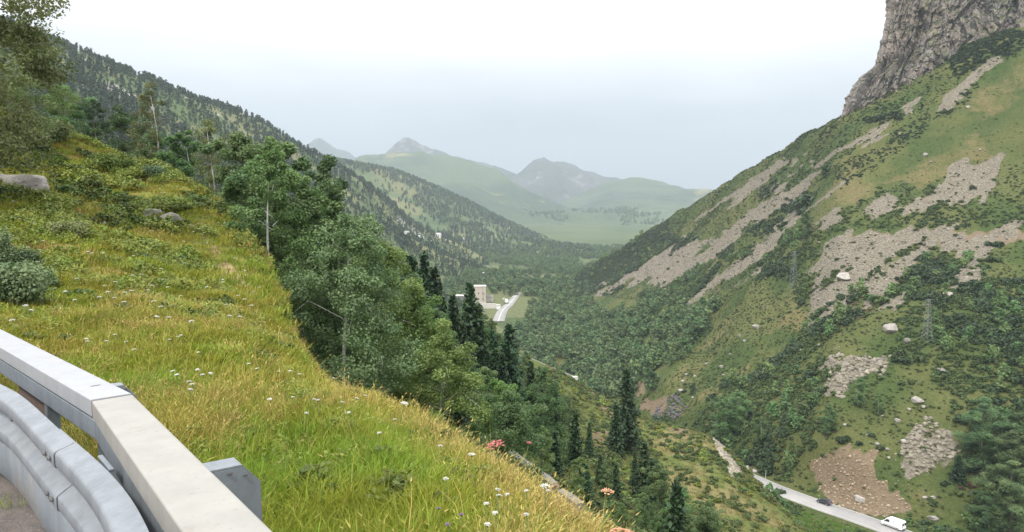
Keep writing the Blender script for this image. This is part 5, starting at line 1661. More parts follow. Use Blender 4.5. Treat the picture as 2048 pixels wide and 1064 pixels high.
# ------------------------------------------------------------------ the road we stand on and its barrier
def steel_mat(name, col, rough, streak):
    m, t, b = nt(name)
    mp_ = t.nodes.new('ShaderNodeMapping'); tc = t.nodes.new('ShaderNodeTexCoord')
    t.links.new(tc.outputs['Object'], mp_.inputs[0]); mp_.inputs['Scale'].default_value = (3, 3, 0.6)
    a = noise(t, 2.2, 6.0, 0.65, mp_.outputs[0]); f = noise(t, 24.0, 4.0, 0.7, tc.outputs['Object']); s = noise(t, 0.9, 3.0, 0.6, tc.outputs['Object'])
    c = mixc(t, step(t, a, 0.3, 0.7), tuple(x * (1 - streak) for x in col), col)
    c = mixc(t, step(t, f, 0.55, 0.8), c, tuple(x * (1 - 0.7 * streak) for x in col))
    c = mixc(t, math_(t, 'MULTIPLY', step(t, s, 0.58, 0.75), 0.35), c, (0.33, 0.26, 0.19))
    t.links.new(c, b.inputs['Base Color'])
    b.inputs['Roughness'].default_value = rough
    b.inputs['Specular IOR Level'].default_value = 0.35
    vo = t.nodes.new('ShaderNodeTexVoronoi'); vo.inputs['Scale'].default_value = 38.0; t.links.new(tc.outputs['Object'], vo.inputs['Vector'])
    sp_ = t.nodes.new('ShaderNodeSeparateColor'); t.links.new(vo.outputs['Color'], sp_.inputs[0])
    if 'steel' in name: c = mixc(t, sp_.outputs[0], mixc(t, 1.0, c, (0.93, 0.93, 0.93), 'MULTIPLY'), mixc(t, 1.0, c, (1.06, 1.06, 1.06), 'MULTIPLY'))
    # rust runs and grime
    mp2 = t.nodes.new('ShaderNodeMapping'); t.links.new(tc.outputs['Object'], mp2.inputs[0]); mp2.inputs['Scale'].default_value = (9, 9, 2)
    ru = noise(t, 1.0, 5.0, 0.7, mp2.outputs[0]); gr = noise(t, 60.0, 3.0, 0.7, tc.outputs['Object'])
    c = mixc(t, math_(t, 'MULTIPLY', step(t, ru, 0.62, 0.72), 0.45), c, (0.22, 0.15, 0.10))
    c = mixc(t, math_(t, 'MULTIPLY', step(t, gr, 0.62, 0.70), 0.5), c, tuple(x * 0.5 for x in col))
    t.links.new(c, b.inputs['Base Color'])
    bump(t, b, f, 0.0012, 0.25)
    return m
M_GALV = steel_mat('galvanized_steel', (0.215, 0.235, 0.26), 0.48, 0.25)
M_GALV2 = steel_mat('dull_steel', (0.20, 0.225, 0.25), 0.55, 0.25)
M_WHITEP = steel_mat('weathered_white_paint', (0.31, 0.32, 0.335), 0.55, 0.12)
M_CREAM = steel_mat('weathered_cream_paint', (0.295, 0.285, 0.26), 0.55, 0.14)
M_BROWN = plain('brown_plate', (0.16, 0.12, 0.10), 0.8, var=0.35, scale=14.0)
M_HOLE = plain('dark_bolt', (0.10, 0.095, 0.09), 0.6, var=0.3, scale=60.0)

def poly_xyz(px):
    return np.array([on_plane(u, v, z) for u, v, z in px])
W_PX = [(-420, 655, -1.36), (-150, 712, -1.26), (0, 767, -1.19), (41, 789, -1.17), (91, 832, -1.13), (129, 867, -1.10), (213, 941, -1.04), (263, 1003, -0.99), (295, 1064, -0.95), (330, 1150, -0.90), (360, 1300, -0.83)]
wp3 = poly_xyz(W_PX)
wp3 = pchip(np.arange(len(wp3)), wp3, np.linspace(0, len(wp3) - 1, 160))
for _ in range(30): wp3[1:-1] = (wp3[:-2] + wp3[2:] + 2 * wp3[1:-1]) / 4
def frames(path):
    t = np.gradient(path, axis=0); t[:, 2] = 0; t /= np.linalg.norm(t, axis=1, keepdims=True)
    n = np.stack((-t[:, 1], t[:, 0], 0 * t[:, 0]), 1)      # away from the road
    return t, n
wt3, wn3 = frames(wp3)
arc = np.concatenate(((0,), np.cumsum(np.linalg.norm(np.diff(wp3, axis=0), axis=1))))
def w_at(s):
    f = lambda a: np.array([np.interp(s, arc, a[:, k]) for k in range(3)])
    return f(wp3), f(wt3), f(wn3)
# profile of the corrugated rail: (towards the road, height)
prof = [(0.0, 0.0), (0.006, -0.003), (0.066, -0.022), (0.074, -0.028), (0.078, -0.036), (0.078, -0.084), (0.074, -0.092), (0.014, -0.132), (0.008, -0.140), (0.008, -0.172), (0.014, -0.180), (0.074, -0.220), (0.078, -0.228), (0.078, -0.276), (0.074, -0.284), (0.066, -0.290), (0.006, -0.309), (0.0, -0.312)]
def rail(name, s0, s1, prof, off, thick, mat, parent, n=60):
    back = [(a - thick, b) for a, b in reversed(prof)]
    secs = []
    for s in np.linspace(s0, s1, n):
        p, t, nn = w_at(s)
        secs.append([tuple(p - nn * (a + off) + np.array((0, 0, b))) for a, b in prof + back])
    o = MB().loft(secs).build(name, mat, parent)
    me = o.data
    me.polygons.foreach_set('use_smooth', [True] * len(me.polygons))
    e = o.modifiers.new('edges', 'EDGE_SPLIT'); e.split_angle = R(50)
    return o
base = wp3[70]
guard = tag(empty('guardrail', (0, 0, 0)), 'steel guardrail with corrugated lower rail and pale box top rail at the road edge', 'guardrail')
s_joint = arc[np.argmin(np.abs(project(wp3)[0] - 149))]
wl = rail('corrugated_rail', 0.0, s_joint, prof, 0.006, 0.004, M_GALV, guard, 90)
wr = rail('corrugated_rail', s_joint - 0.34, arc[-1], prof, 0.0, 0.004, M_GALV, guard, 60)
rail('lower_plate', 0.0, arc[-1], [(0.045, -0.325), (0.055, -0.335), (0.055, -0.53), (0.045, -0.545)], 0.0, 0.004, M_GALV2, guard, 90)
def bolt(s, za, parent, depth, sz=1.0):
    p, t, nn = w_at(s)
    c = p - nn * (depth + 0.008) + np.array((0, 0, za))
    mb = MB()
    vs, k = [], 12
    for r, q in ((1.0, 0.0), (0.9, 0.006), (0.55, 0.009)):
        vs.append([tuple(c + t * (math.cos(2 * math.pi * i / k) * 0.022 * r * sz) + np.array((0, 0, 1)) * (math.sin(2 * math.pi * i / k) * 0.010 * r * sz) - nn * q) for i in range(k)])
    mb.loft(vs)
    return mb.build('bolt', M_HOLE, parent)
for ds in (0.07, 0.18):
    bolt(s_joint - ds, -0.062, wl, 0.081); bolt(s_joint - ds, -0.246, wl, 0.081)
for q_ in (2.2, 4.2): bolt(s_joint - q_, -0.156, wl, 0.008)
bolt(s_joint + 0.55, -0.156, wr, 0.008)
bolt(s_joint - 0.90, -0.30, wl, 0.04, 0.7); bolt(s_joint - 1.25, -0.10, wl, 0.066); bolt(s_joint - 2.1, -0.06, wl, 0.081)
# clip behind the top edge near the joint
p, t, nn = w_at(s_joint + 0.42)
MB().box(tuple(p + nn * 0.03 + np.array((0, 0, -0.012))), (0.2, 0.02, 0.012), math.atan2(t[1], t[0])).build('splice_clip', M_GALV2, guard, bevel=0.004)

# pale box rail behind: two straight lengths meeting at a joint
seam_o, seam_i = on_plane(265, 787, -1.02), on_plane(183, 800, -1.02)
a_o = on_plane(0, 657, -1.12)
b_o = on_plane(550, 1064, -0.85)
dA = (a_o - seam_o); dB = (b_o - seam_o)
def box_rail(o0, i0, o1, i1, prof, mat, nm, parent=None, smooth=False):
    secs = []
    for o, i in ((o0, i0), (o1, i1)):
        o, i = np.array(o), np.array(i)
        secs.append([tuple(i + (o - i) * f + np.array((0, 0, h))) for f, h in prof])
    return MB().loft(secs).build(nm, mat, parent, bevel=0.006)
def perp(d):
    q = np.array((-d[1], d[0], 0.0)); return q / np.linalg.norm(q)
WID = 0.178
nA, nB = perp(-dA), perp(dB)
A1o = seam_o + dA * 1.9; A1i = A1o - nA * WID
B1o = seam_o + dB * 1.5; B1i = B1o - nB * WID * 1.03
uA, uB = dA / np.linalg.norm(dA), dB / np.linalg.norm(dB)
top = [(0, -0.004), (0.03, 0), (0.97, 0), (1, -0.004), (1, -0.088), (0, -0.088)]
low = [(0.05, -0.104), (0.95, -0.104), (0.95, -0.205), (0.05, -0.205)]
mid = [(0.12, -0.0885), (0.88, -0.0885), (0.88, -0.1035), (0.12, -0.1035)]
g = 0.014
rA = box_rail(seam_o + uA * g, seam_i + uA * g, A1o, A1i, top, M_WHITEP, 'top_rail', guard)
rB = box_rail(seam_o + uB * g - np.array((0, 0, 0.004)), seam_i + uB * g - np.array((0, 0, 0.004)), B1o, B1i, top, M_CREAM, 'top_rail', guard)
for (o0, i0, o1, i1, uu) in ((seam_o, seam_i, A1o, A1i, uA), (seam_o, seam_i, B1o, B1i, uB)):
    box_rail(o0 + uu * 0.008, i0 + uu * 0.008, o1, i1, low, M_GALV2, 'under_rail', guard)
    box_rail(o0 + uu * 0.02, i0 + uu * 0.02, o1, i1, mid, M_HOLE, 'packing_strip', guard)
sl = [tuple(seam_i + (seam_o - seam_i) * f + np.array((0, 0, h))) for f, h in ((0.01, -0.012), (0.99, -0.012), (0.99, -0.086), (0.01, -0.086))]
MB().loft([[tuple(np.array(q) + uA * 0.0135) for q in sl], [tuple(np.array(q) + uB * 0.0135) for q in sl]]).build('joint_sleeve', M_BROWN, guard)
def slot(u, v, z, uu, nn, parent, L=0.05):
    c = on_plane(u, v, z) + np.array((0, 0, 0.0005))
    pts = []
    k = 12
    bot = [tuple(c + nn * (math.cos(2 * math.pi * i / k) * L / 2) + uu * (math.sin(2 * math.pi * i / k) * 0.006)) for i in range(k)]
    tp_ = [tuple(np.array(q) * 1 + np.array((0, 0, 0.003))) for q in bot]
    return MB().loft([bot, tp_]).build('rivet', M_HOLE, parent)
for u, v, z, uu, nn, pr_ in ((29, 684, -1.11, uA, nA, rA), (95, 719, -1.08, uA, nA, rA), (191, 772, -1.035, uA, nA, rA), (313, 896, -0.955, uB, nB, rB)):
    slot(u, v, z + 0.003, uu, nn, pr_)
# brackets and posts behind the rail
def bracket(o, uu, nn, out, drop_, nm='post'):
    """sheet steel bracket standing out behind the rail, with a folded top flange and a cut corner"""
    o = np.array(o)
    th = 0.11
    face = [(-0.05, -0.03), (out - 0.06, -0.03), (out, -0.10), (out + 0.01, -drop_), (-0.05, -drop_)]
    f0 = [tuple(o + nn * a + np.array((0, 0, b)) - uu * 0) for a, b in face]
    f1 = [tuple(np.array(q) + uu * 0.008) for q in f0]
    r = MB().loft([f0, f1]).build(nm, M_GALV2, guard, bevel=0.002)
    fl = [(-0.05, -0.030), (out - 0.06, -0.030), (out, -0.100)]
    mb = MB()
    for (a0, b0), (a1, b1) in zip(fl[:-1], fl[1:]):
        q = [o + nn * a0 + np.array((0, 0, b0)), o + nn * a1 + np.array((0, 0, b1))]
        s0 = [tuple(q[0] + np.array((0, 0, 0.0015))), tuple(q[1] + np.array((0, 0, 0.0015))), tuple(q[1] + np.array((0, 0, 0.008))), tuple(q[0] + np.array((0, 0, 0.008)))]
        s1 = [tuple(np.array(w) - uu * -th) for w in s0]
        mb.loft([s0, s1])
    mb.build('flange', M_GALV, r)
    for a, b in ((0.03, -0.016), (0.10, -0.045), (out - 0.05, -0.06)):
        c = o + nn * a + np.array((0, 0, b)) - uu * 0.004
        if b > -0.03: continue
        MB().loft([[tuple(c + nn * 0.009 * math.cos(i) + np.array((0, 0, 0.006 * math.sin(i)))) for i in np.linspace(0, 6.28, 9)[:-1]], [tuple(c - uu * 0.004 + nn * 0.007 * math.cos(i) + np.array((0, 0, 0.005 * math.sin(i)))) for i in np.linspace(0, 6.28, 9)[:-1]]]).build('rivet', M_HOLE, r)
    return r
ob = on_plane(415, 930, -0.90)
bracket(ob - nB * 0.03, -uB, nB, 0.20, 1.0)
oa = on_plane(222, 765, -1.05)
bracket(oa - nA * 0.03, -uB, nB, 0.15, 1.0)
oc = on_plane(88, 700, -1.11)
bracket(oc - nA * 0.03, uA, nA, 0.06, 1.0)
# post and dark brown spacer seen in the gap between the rails
c0 = on_plane(104, 812, -1.28)
MB().box(tuple(c0 + np.array((0, 0, -0.3))), (0.055, 0.07, 0.72), math.atan2(uA[1], uA[0])).build('post', M_GALV, guard, bevel=0.006)
c1, c2 = on_plane(37, 764, -1.31), on_plane(92, 800, -1.27)
pl = [tuple(c1), tuple(c2), tuple(c2 + np.array((0, 0, -0.34))), tuple(c1 + np.array((0, 0, -0.34)))]
MB().loft([pl, [tuple(np.array(q) + nA * 0.03) for q in pl]]).build('spacer', M_BROWN, guard)

# road surface on our side of the barrier, and its shoulder
m, t, b = nt('worn_asphalt')
n1 = noise(t, 3.0, 5.0, 0.6); n2 = noise(t, 70.0, 3.0, 0.7)
c = mixc(t, step(t, n1, 0.35, 0.65), (0.085, 0.075, 0.07), (0.15, 0.125, 0.11))
c = mixc(t, step(t, n2, 0.55, 0.72), c, (0.27, 0.24, 0.21))
t.links.new(c, b.inputs['Base Color']); b.inputs['Roughness'].default_value = 0.92
bump(t, b, n2, 0.008)
rows = []
for off, dz in ((0.35, -1.15), (0.12, -0.66), (-0.10, -0.60), (-0.8, -0.585), (-2.5, -0.56), (-4.6, -0.56), (-7.5, -0.6)):
    rows.append(wp3 - wn3 * (-off) + np.array((0, 0, dz)) if False else wp3 + wn3 * off + np.array((0, 0, dz)))
RV = np.stack(rows, 0)
ii = np.arange(RV.shape[0] * RV.shape[1]).reshape(RV.shape[:2])
rf = np.stack((ii[:-1, :-1], ii[:-1, 1:], ii[1:, 1:], ii[1:, :-1]), -1).reshape(-1, 4)
tag(link('road', mesh_np('road', RV.reshape(-1, 3), rf, [m], True)), kind='structure')
h = on_plane(24, 1010, -1.73)
o = link('weed', TG[1], None, tuple(h))
o.scale = (0.6, 0.6, 0.45)
tag(o, 'small green weed growing at the foot of the guardrail', 'weed')

# ------------------------------------------------------------------ the road down in the valley
m, t, b = nt('pale_asphalt')
n1 = noise(t, 0.12, 5.0, 0.6); n2 = noise(t, 2.5, 4.0, 0.7)
c = mixc(t, step(t, n1, 0.35, 0.65), (0.25, 0.245, 0.24), (0.31, 0.30, 0.285))
c = mixc(t, step(t, n2, 0.45, 0.75), c, (0.22, 0.215, 0.21))
t.links.new(c, b.inputs['Base Color']); b.inputs['Roughness'].default_value = 0.9
M_ROADP = m
def strip(path, widths, mat, name, dz):
    t = np.gradient(path, axis=0); t[:, 2] = 0; t /= np.linalg.norm(t, axis=1, keepdims=True)
    n = np.stack((-t[:, 1], t[:, 0], 0 * t[:, 0]), 1)
    w = np.asarray(widths).reshape(-1, 1) * np.ones((len(path), 1))
    V = np.concatenate((path + n * w / 2 + (0, 0, dz), path - n * w / 2 + (0, 0, dz), path + n * (w / 2 + 0.3) + (0, 0, dz - 0.5), path - n * (w / 2 + 0.3) + (0, 0, dz - 0.5)))
    k = len(path); i = np.arange(k - 1)
    q = lambda a, c: np.stack((a + i, a + i + 1, c + i + 1, c + i), 1)
    o = link(name, mesh_np(name, V, np.concatenate((q(0, k), q(2 * k, 0), q(k, 3 * k))), [mat]))
    return tag(o, kind='structure')
strip(road_path, 6.8, M_ROADP, 'valley_road', 0.02)
M_LINE = plain('worn_road_paint', (0.52, 0.51, 0.48), 0.8)
tn = np.gradient(road_path, axis=0); tn[:, 2] = 0; tn /= np.linalg.norm(tn, axis=1, keepdims=True)
nn_ = np.stack((-tn[:, 1], tn[:, 0], 0 * tn[:, 0]), 1)
for s_, off in ((1, 3.05), (-1, 3.05)):
    mk = road_path + nn_ * off * s_
    V = np.concatenate((mk + nn_ * 0.06 + (0, 0, 0.028), mk - nn_ * 0.06 + (0, 0, 0.028)))
    k = len(mk); i = np.arange(k - 1)
    tag(link('road_marking', mesh_np('road_marking', V, np.stack((i, i + 1, k + i + 1, k + i), 1), [M_LINE])), kind='structure')
far_px = [(1036, 592, 745), (1031, 598, 722), (1022, 607, 694), (1012, 619, 662), (1003, 631, 630), (996, 645, 600)]
far_path = np.array([P(*q) for q in far_px])
far_path = pchip(np.arange(6), far_path, np.linspace(0, 5, 40))
for q in far_path:
    zz = [s.drop(q[0], q[1]) for s in (S_val, S_right)]
    zz = [z for z in zz if z is not None]
    q[2] = max([q[2]] + zz)
strip(far_path, np.linspace(5.0, 9.5, 40), M_ROADP, 'far_road', 0.5)
k = 40; tn = np.gradient(far_path, axis=0); tn[:, 2] = 0; tn /= np.linalg.norm(tn, axis=1, keepdims=True)
nf_ = np.stack((-tn[:, 1], tn[:, 0], 0 * tn[:, 0]), 1)
V = np.concatenate((far_path + nf_ * 0.25 + (0, 0, 0.52), far_path - nf_ * 0.25 + (0, 0, 0.52))); i = np.arange(k - 1)
tag(link('road_marking', mesh_np('road_marking', V, np.stack((i, i + 1, k + i + 1, k + i), 1), [M_LINE])), kind='structure')

# ------------------------------------------------------------------ vehicles
M_VANW = plain('white_car_paint', (0.78, 0.79, 0.80), 0.25, var=0.02, spec=0.5)
M_DARKP = plain('dark_car_paint', (0.035, 0.038, 0.045), 0.3, var=0.05, spec=0.5)
M_GLASS = plain('car_glass', (0.03, 0.035, 0.045), 0.08, var=0.05, spec=0.6)
M_TYRE = plain('tyre_rubber', (0.025, 0.025, 0.025), 0.85, var=0.1)
M_RIM = plain('wheel_rim', (0.45, 0.46, 0.48), 0.35, var=0.05, metal=0.4)
M_LAMP = plain('lamp_lens', (0.72, 0.73, 0.74), 0.15, var=0.02)
M_TAIL = plain('tail_lens', (0.35, 0.02, 0.02), 0.25, var=0.05)
M_TRIM = plain('black_trim', (0.05, 0.05, 0.055), 0.7, var=0.1)
def side_loft(profile, half, inset=0.05, n=4):
    """body from its side outline, rounded a little towards the flanks"""
    cx = sum(p[0] for p in profile) / len(profile); cz = sum(p[1] for p in profile) / len(profile)
    secs = []
    for f, s in ((-1.0, 0.965), (-0.93, 1.0), (0.93, 1.0), (1.0, 0.965)):
        secs.append([(cx + (x - cx) * s, f * half * (1 - inset * max(0, (z - 1.0)) ), cz + (z - cz) * s) for x, z in profile])
    return MB().loft(secs)
def wheel(parent, x, y, r, w=0.22):
    s = 1 if y > 0 else -1
    secs = [[(x + rr * math.cos(a), y + s * yy, r + rr * math.sin(a)) for a in np.linspace(0, 2 * math.pi, 19)[:-1]] for rr, yy in ((r * 0.8, -w / 2), (r, -w * 0.35), (r, w * 0.35), (r * 0.86, w / 2))]
    t = MB().loft(secs).build('wheel', M_TYRE, parent)
    rr = [[(x + q * math.cos(a), y + s * yy, r + q * math.sin(a)) for a in np.linspace(0, 2 * math.pi, 15)[:-1]] for q, yy in ((r * 0.62, w * 0.46), (r * 0.60, w * 0.53), (r * 0.2, w * 0.50))]
    MB().loft(rr).build('rim', M_RIM, t)
def quad_plate(pts, th, d): 
    return MB().loft([pts, [tuple(np.array(p) + np.array(d) * th) for p in pts]])
def van(loc, rz, pitch=0.0):
    r = empty('van', loc, rz); r.rotation_euler = (0, pitch, rz)
    prof = [(-2.9, 0.45), (-2.95, 0.7), (-2.93, 2.25), (-2.80, 2.46), (-2.3, 2.54), (0.6, 2.56), (1.15, 2.46), (1.55, 2.18), (2.12, 1.42), (2.75, 1.20), (2.93, 1.0), (2.97, 0.55), (2.85, 0.40), (2.4, 0.36), (-2.5, 0.36)]
    body = side_loft(prof, 1.0, 0.06).build('body', M_VANW, r, bevel=0.03)
    quad_plate([(1.60, -0.82, 2.13), (1.60, 0.82, 2.13), (2.12, 0.90, 1.45), (2.12, -0.90, 1.45)], 0.02, (0.8, 0, 0.6)).build('windscreen', M_GLASS, r)
    for s in (1, -1):
        quad_plate([(0.55, s * 0.935, 2.1), (1.30, s * 0.935, 2.1), (1.85, s * 0.985, 1.45), (0.55, s * 0.985, 1.45)], 0.02, (0, s, 0.1)).build('side_window', M_GLASS, r)
        MB().box((2.86, s * 0.72, 0.98), (0.16, 0.34, 0.24)).build('headlight', M_LAMP, r, bevel=0.03)
        MB().box((-2.955, s * 0.88, 1.2), (0.05, 0.12, 0.55)).build('tail_light', M_TAIL, r)
        MB().box((1.75, s * 1.13, 1.55), (0.12, 0.2, 0.3)).build('mirror', M_TRIM, r, bevel=0.02)
        MB().box((-0.2, s * 0.992, 0.62), (3.4, 0.03, 0.14)).build('side_strip', M_TRIM, r)
        MB().box((-0.62, s * 0.972, 1.45), (0.02, 0.05, 1.5)).build('door_gap', M_TRIM, r)
        for x in (1.85, -1.75): wheel(r, x, s * 0.9, 0.36)
        quad_plate([(-2.965, s * 0.12, 2.1), (-2.965, s * 0.75, 2.1), (-2.965, s * 0.8, 1.5), (-2.965, s * 0.12, 1.5)], 0.02, (-1, 0, 0)).build('rear_window', M_GLASS, r)
    MB().box((2.93, 0, 0.62), (0.14, 1.7, 0.2)).build('bumper', M_TRIM, r, bevel=0.03)
    MB().box((-2.93, 0, 0.5), (0.12, 1.8, 0.18)).build('bumper', M_TRIM, r, bevel=0.03)
    return r
def car(loc, rz, paint, pitch=0.0):
    r = empty('car', loc, rz); r.rotation_euler = (0, pitch, rz)
    low = [(-2.02, 0.38), (-2.08, 0.62), (-2.0, 0.90), (-1.75, 0.98), (0.75, 0.98), (1.55, 0.86), (2.0, 0.70), (2.1, 0.48), (2.02, 0.28), (-1.9, 0.26)]
    side_loft(low, 0.87, 0.0).build('body', paint, r, bevel=0.03)
    secs = []
    for f, s in ((-1, 0.99), (-0.98, 1.0), (0.98, 1.0), (1, 0.99)):
        secs.append([(x, f * y * 0.80, z) for x, y, z in ((-1.95, 1.04, 0.93), (-1.55, 0.86, 1.38), (-1.2, 0.80, 1.46), (0.0, 0.80, 1.47), (0.28, 0.82, 1.42), (1.05, 1.04, 0.95))])
    MB().loft(secs).build('roof', paint, r, bevel=0.03)
    quad_plate([(0.33, -0.58, 1.385), (0.33, 0.58, 1.385), (1.00, 0.70, 0.99), (1.00, -0.70, 0.99)], 0.015, (0.55, 0, 0.83)).build('windscreen', M_GLASS, r)
    quad_plate([(-1.58, -0.60, 1.34), (-1.58, 0.60, 1.34), (-1.92, 0.70, 0.98), (-1.92, -0.70, 0.98)], 0.015, (-0.8, 0, 0.6)).build('rear_window', M_GLASS, r)
    for s in (1, -1):
        quad_plate([(-0.35, s * 0.665, 1.40), (0.22, s * 0.665, 1.38), (0.78, s * 0.79, 1.02), (-0.35, s * 0.80, 1.02)], 0.015, (0, s, 0.3)).build('side_window', M_GLASS, r)
        quad_plate([(-1.45, s * 0.675, 1.36), (-0.43, s * 0.66, 1.40), (-0.43, s * 0.80, 1.02), (-1.70, s * 0.81, 1.02)], 0.015, (0, s, 0.3)).build('side_window', M_GLASS, r)
        MB().box((1.98, s * 0.62, 0.66), (0.14, 0.32, 0.14)).build('headlight', M_LAMP, r, bevel=0.02)
        MB().box((-2.03, s * 0.66, 0.80), (0.08, 0.26, 0.16)).build('tail_light', M_TAIL, r, bevel=0.01)
        MB().box((0.72, s * 0.95, 1.0), (0.1, 0.16, 0.12)).build('mirror', paint, r, bevel=0.02)
        for x in (1.3, -1.28): wheel(r, x, s * 0.78, 0.31)
    MB().box((-2.1, 0, 0.62), (0.02, 0.5, 0.11)).build('number_plate', M_LAMP, r)
    return r
def on_road(u, off):
    k = int(np.argmin(np.abs(project(road_path)[0] - u)))
    tt = road_path[max(k - 1, 0)] - road_path[min(k + 1, len(road_path) - 1)]
    l = math.hypot(tt[0], tt[1])
    nr = np.array((tt[1], -tt[0], 0)) / l                   # right of the direction of travel (away from us)
    return road_path[k] + nr * off + np.array((0, 0, 0.02)), math.atan2(tt[1], tt[0]), -math.atan2(tt[2], l)
p, rz, pt = on_road(1778, 1.7)
tag(van(p, rz, pt), 'white panel van driving on the valley road, bottom right', 'van')
p, rz, pt = on_road(1638, 1.7)
tag(car(p, rz, M_DARKP, pt), 'dark hatchback car ahead of the white van on the valley road', 'car')

# ------------------------------------------------------------------ walls, buildings, masts
M_CONC = plain('weathered_concrete', (0.185, 0.178, 0.16), 0.9, var=0.35, scale=0.9, bumpd=0.02)
M_CONCW = plain('pale_concrete', (0.52, 0.49, 0.45), 0.9, var=0.12, scale=0.4)
def wall_run(pts, hgt, th, mat, name, parent, lip=0.0):
    pts = [np.array(p) for p in pts]
    for a, b_ in zip(pts[:-1], pts[1:]):
        d = b_ - a; L_ = math.hypot(d[0], d[1]); n_ = np.array((-d[1], d[0], 0)) / L_ * th / 2
        e = d / np.linalg.norm(d) * 0.015
        a2, b2 = a + e, b_ - e
        sec = lambda p: [tuple(p - n_ + np.array((0, 0, -hgt))), tuple(p + n_ + np.array((0, 0, -hgt))), tuple(p + n_ * 0.9), tuple(p - n_ * 0.9)]
        MB().loft([sec(a2), sec(b2)]).build(name, mat, parent, bevel=0.03)
def subdivide(a, b_, n): return [np.array(a) + (np.array(b_) - np.array(a)) * i / n for i in range(n + 1)]
w1 = tag(empty('parapet', P(1073, 935, 39.2)), 'low grey concrete parapet of the road just below the grassy crest', 'parapet')
inv = lambda root, pts: [np.array(p) - np.array(root.location) for p in pts]
wall_run(inv(w1, subdivide(P(1018, 899, 41.8), P(1073, 941, 39.2), 3) + subdivide(P(1073, 935, 39.2), P(1108, 966, 37.5), 2)[1:]), 1.5, 0.5, M_CONC, 'wall_block', w1)
w2 = tag(empty('parapet', P(1142, 992, 36.0)), 'second length of low grey parapet, lower down beyond the gap', 'parapet')
wall_run(inv(w2, subdivide(P(1120, 978, 36.9), P(1142, 992, 36.0), 1) + [P(1160, 1006, 35.3)]), 1.5, 0.5, M_CONC, 'wall_block', w2)
p = P(1114, 975, 37.1)
tag(MB().box((0, 0, -0.5), (0.22, 0.22, 1.3), 0.3).build('post', M_BROWN, None, False, tuple(p), 0.02), 'brown post in the gap between the two low parapets', 'post')
ga = [P(1052, 712, 203), P(1076, 722, 202), P(1092, 730, 201), P(1120, 742, 199.5), P(1147, 752, 198)]
w3 = tag(empty('retaining_wall', ga[2]), 'long pale grey retaining wall at the edge of the spur in mid valley', 'wall')
wall_run(inv(w3, ga), 3.2, 0.7, M_CONC, 'wall_block', w3)
MB().box(tuple(np.array(P(1150, 761, 197)) - np.array(ga[2])), (1.3, 1.2, 2.2), 0.3).build('end_block', M_CONCW, w3, bevel=0.05)

def ground_z(x, y):
    zz = [s.drop(x, y) for s in (S_val, S_right, S_left, S_rg)]
    return max(z for z in zz if z is not None)
M_PLAST = plain('beige_render', (0.50, 0.44, 0.37), 0.9, var=0.10, scale=0.15)
M_DARKW = plain('dark_window', (0.06, 0.07, 0.08), 0.3, var=0.1)
def bpos(u, d):
    x = P(u, 600, d); return np.array((x[0], x[1], ground_z(x[0], x[1])))
p = bpos(957, 690)
bl = tag(empty('concrete_building', tuple(p)), 'tall blank beige concrete building beside the road on the valley floor', 'building')
htop = height_to(p, 572)
MB().box((0, 0, htop / 2 - 1), (13.5, 10, htop + 2), 0.06).build('wall', M_PLAST, bl)
MB().box((0, 0, htop + 0.15), (14.1, 10.6, 0.5), 0.06).build('roof', M_CONCW, bl)
for z in (0.30, 0.62):
    for x in (-4.2, 0.3, 4.4):
        w_ = MB().box((x, -4.9, htop * z), (1.0, 0.5, 1.5), 0.06).build('window', M_DARKW, bl)
MB().box((-14, -3, 3.2), (13, 8, 9.0), 0.06).build('annex', M_CONC, bl)
MB().box((-14, -3, 7.95), (13.6, 8.6, 0.5), 0.06).build('annex_roof', M_CONCW, bl)
lw = tag(empty('stone_wall', tuple(bpos(976, 660))), 'pale broken wall running from the tall building to the road', 'wall')
q = [bpos(946, 668) + (0, 0, 5.0), bpos(960, 662) + (0, 0, 5.4), bpos(974, 660) + (0, 0, 4.8), bpos(988, 658) + (0, 0, 4.4), bpos(997, 655) + (0, 0, 3.6)]
wall_run(inv(lw, q), 8.0, 1.2, M_CONCW, 'wall_block', lw)
hut = tag(empty('hut', tuple(bpos(997, 652))), 'small white hut at the left edge of the far road', 'hut')
MB().box((0, 0, 1.6), (3.4, 3.0, 3.6)).build('wall', M_VANW, hut)
MB().loft([[(-2, -1.8, 3.4), (2, -1.8, 3.4), (0, -1.8, 4.4)], [(-2, 1.8, 3.4), (2, 1.8, 3.4), (0, 1.8, 4.4)]]).build('roof', M_CONCW, hut)
for u_, d_, sz_, lb_ in ((931, 705, (9, 7, 6), 'small grey shed left of the beige concrete building'), (978, 700, (7, 6, 4.5), 'low pale shed between the concrete building and the road')):
    sh = tag(empty('shed', tuple(bpos(u_, d_)), 0.2), lb_, 'shed')
    MB().box((0, 0, sz_[2] / 2 - 0.5), (sz_[0], sz_[1], sz_[2] + 1)).build('wall', M_CONCW, sh)
    a_, b2 = sz_[0] * 0.54, sz_[1] * 0.56
    MB().loft([[(-a_, -b2, sz_[2]), (-a_, b2, sz_[2]), (-a_, 0, sz_[2] + 1.8)], [(a_, -b2, sz_[2]), (a_, b2, sz_[2]), (a_, 0, sz_[2] + 1.8)]]).build('roof', M_CONC, sh)
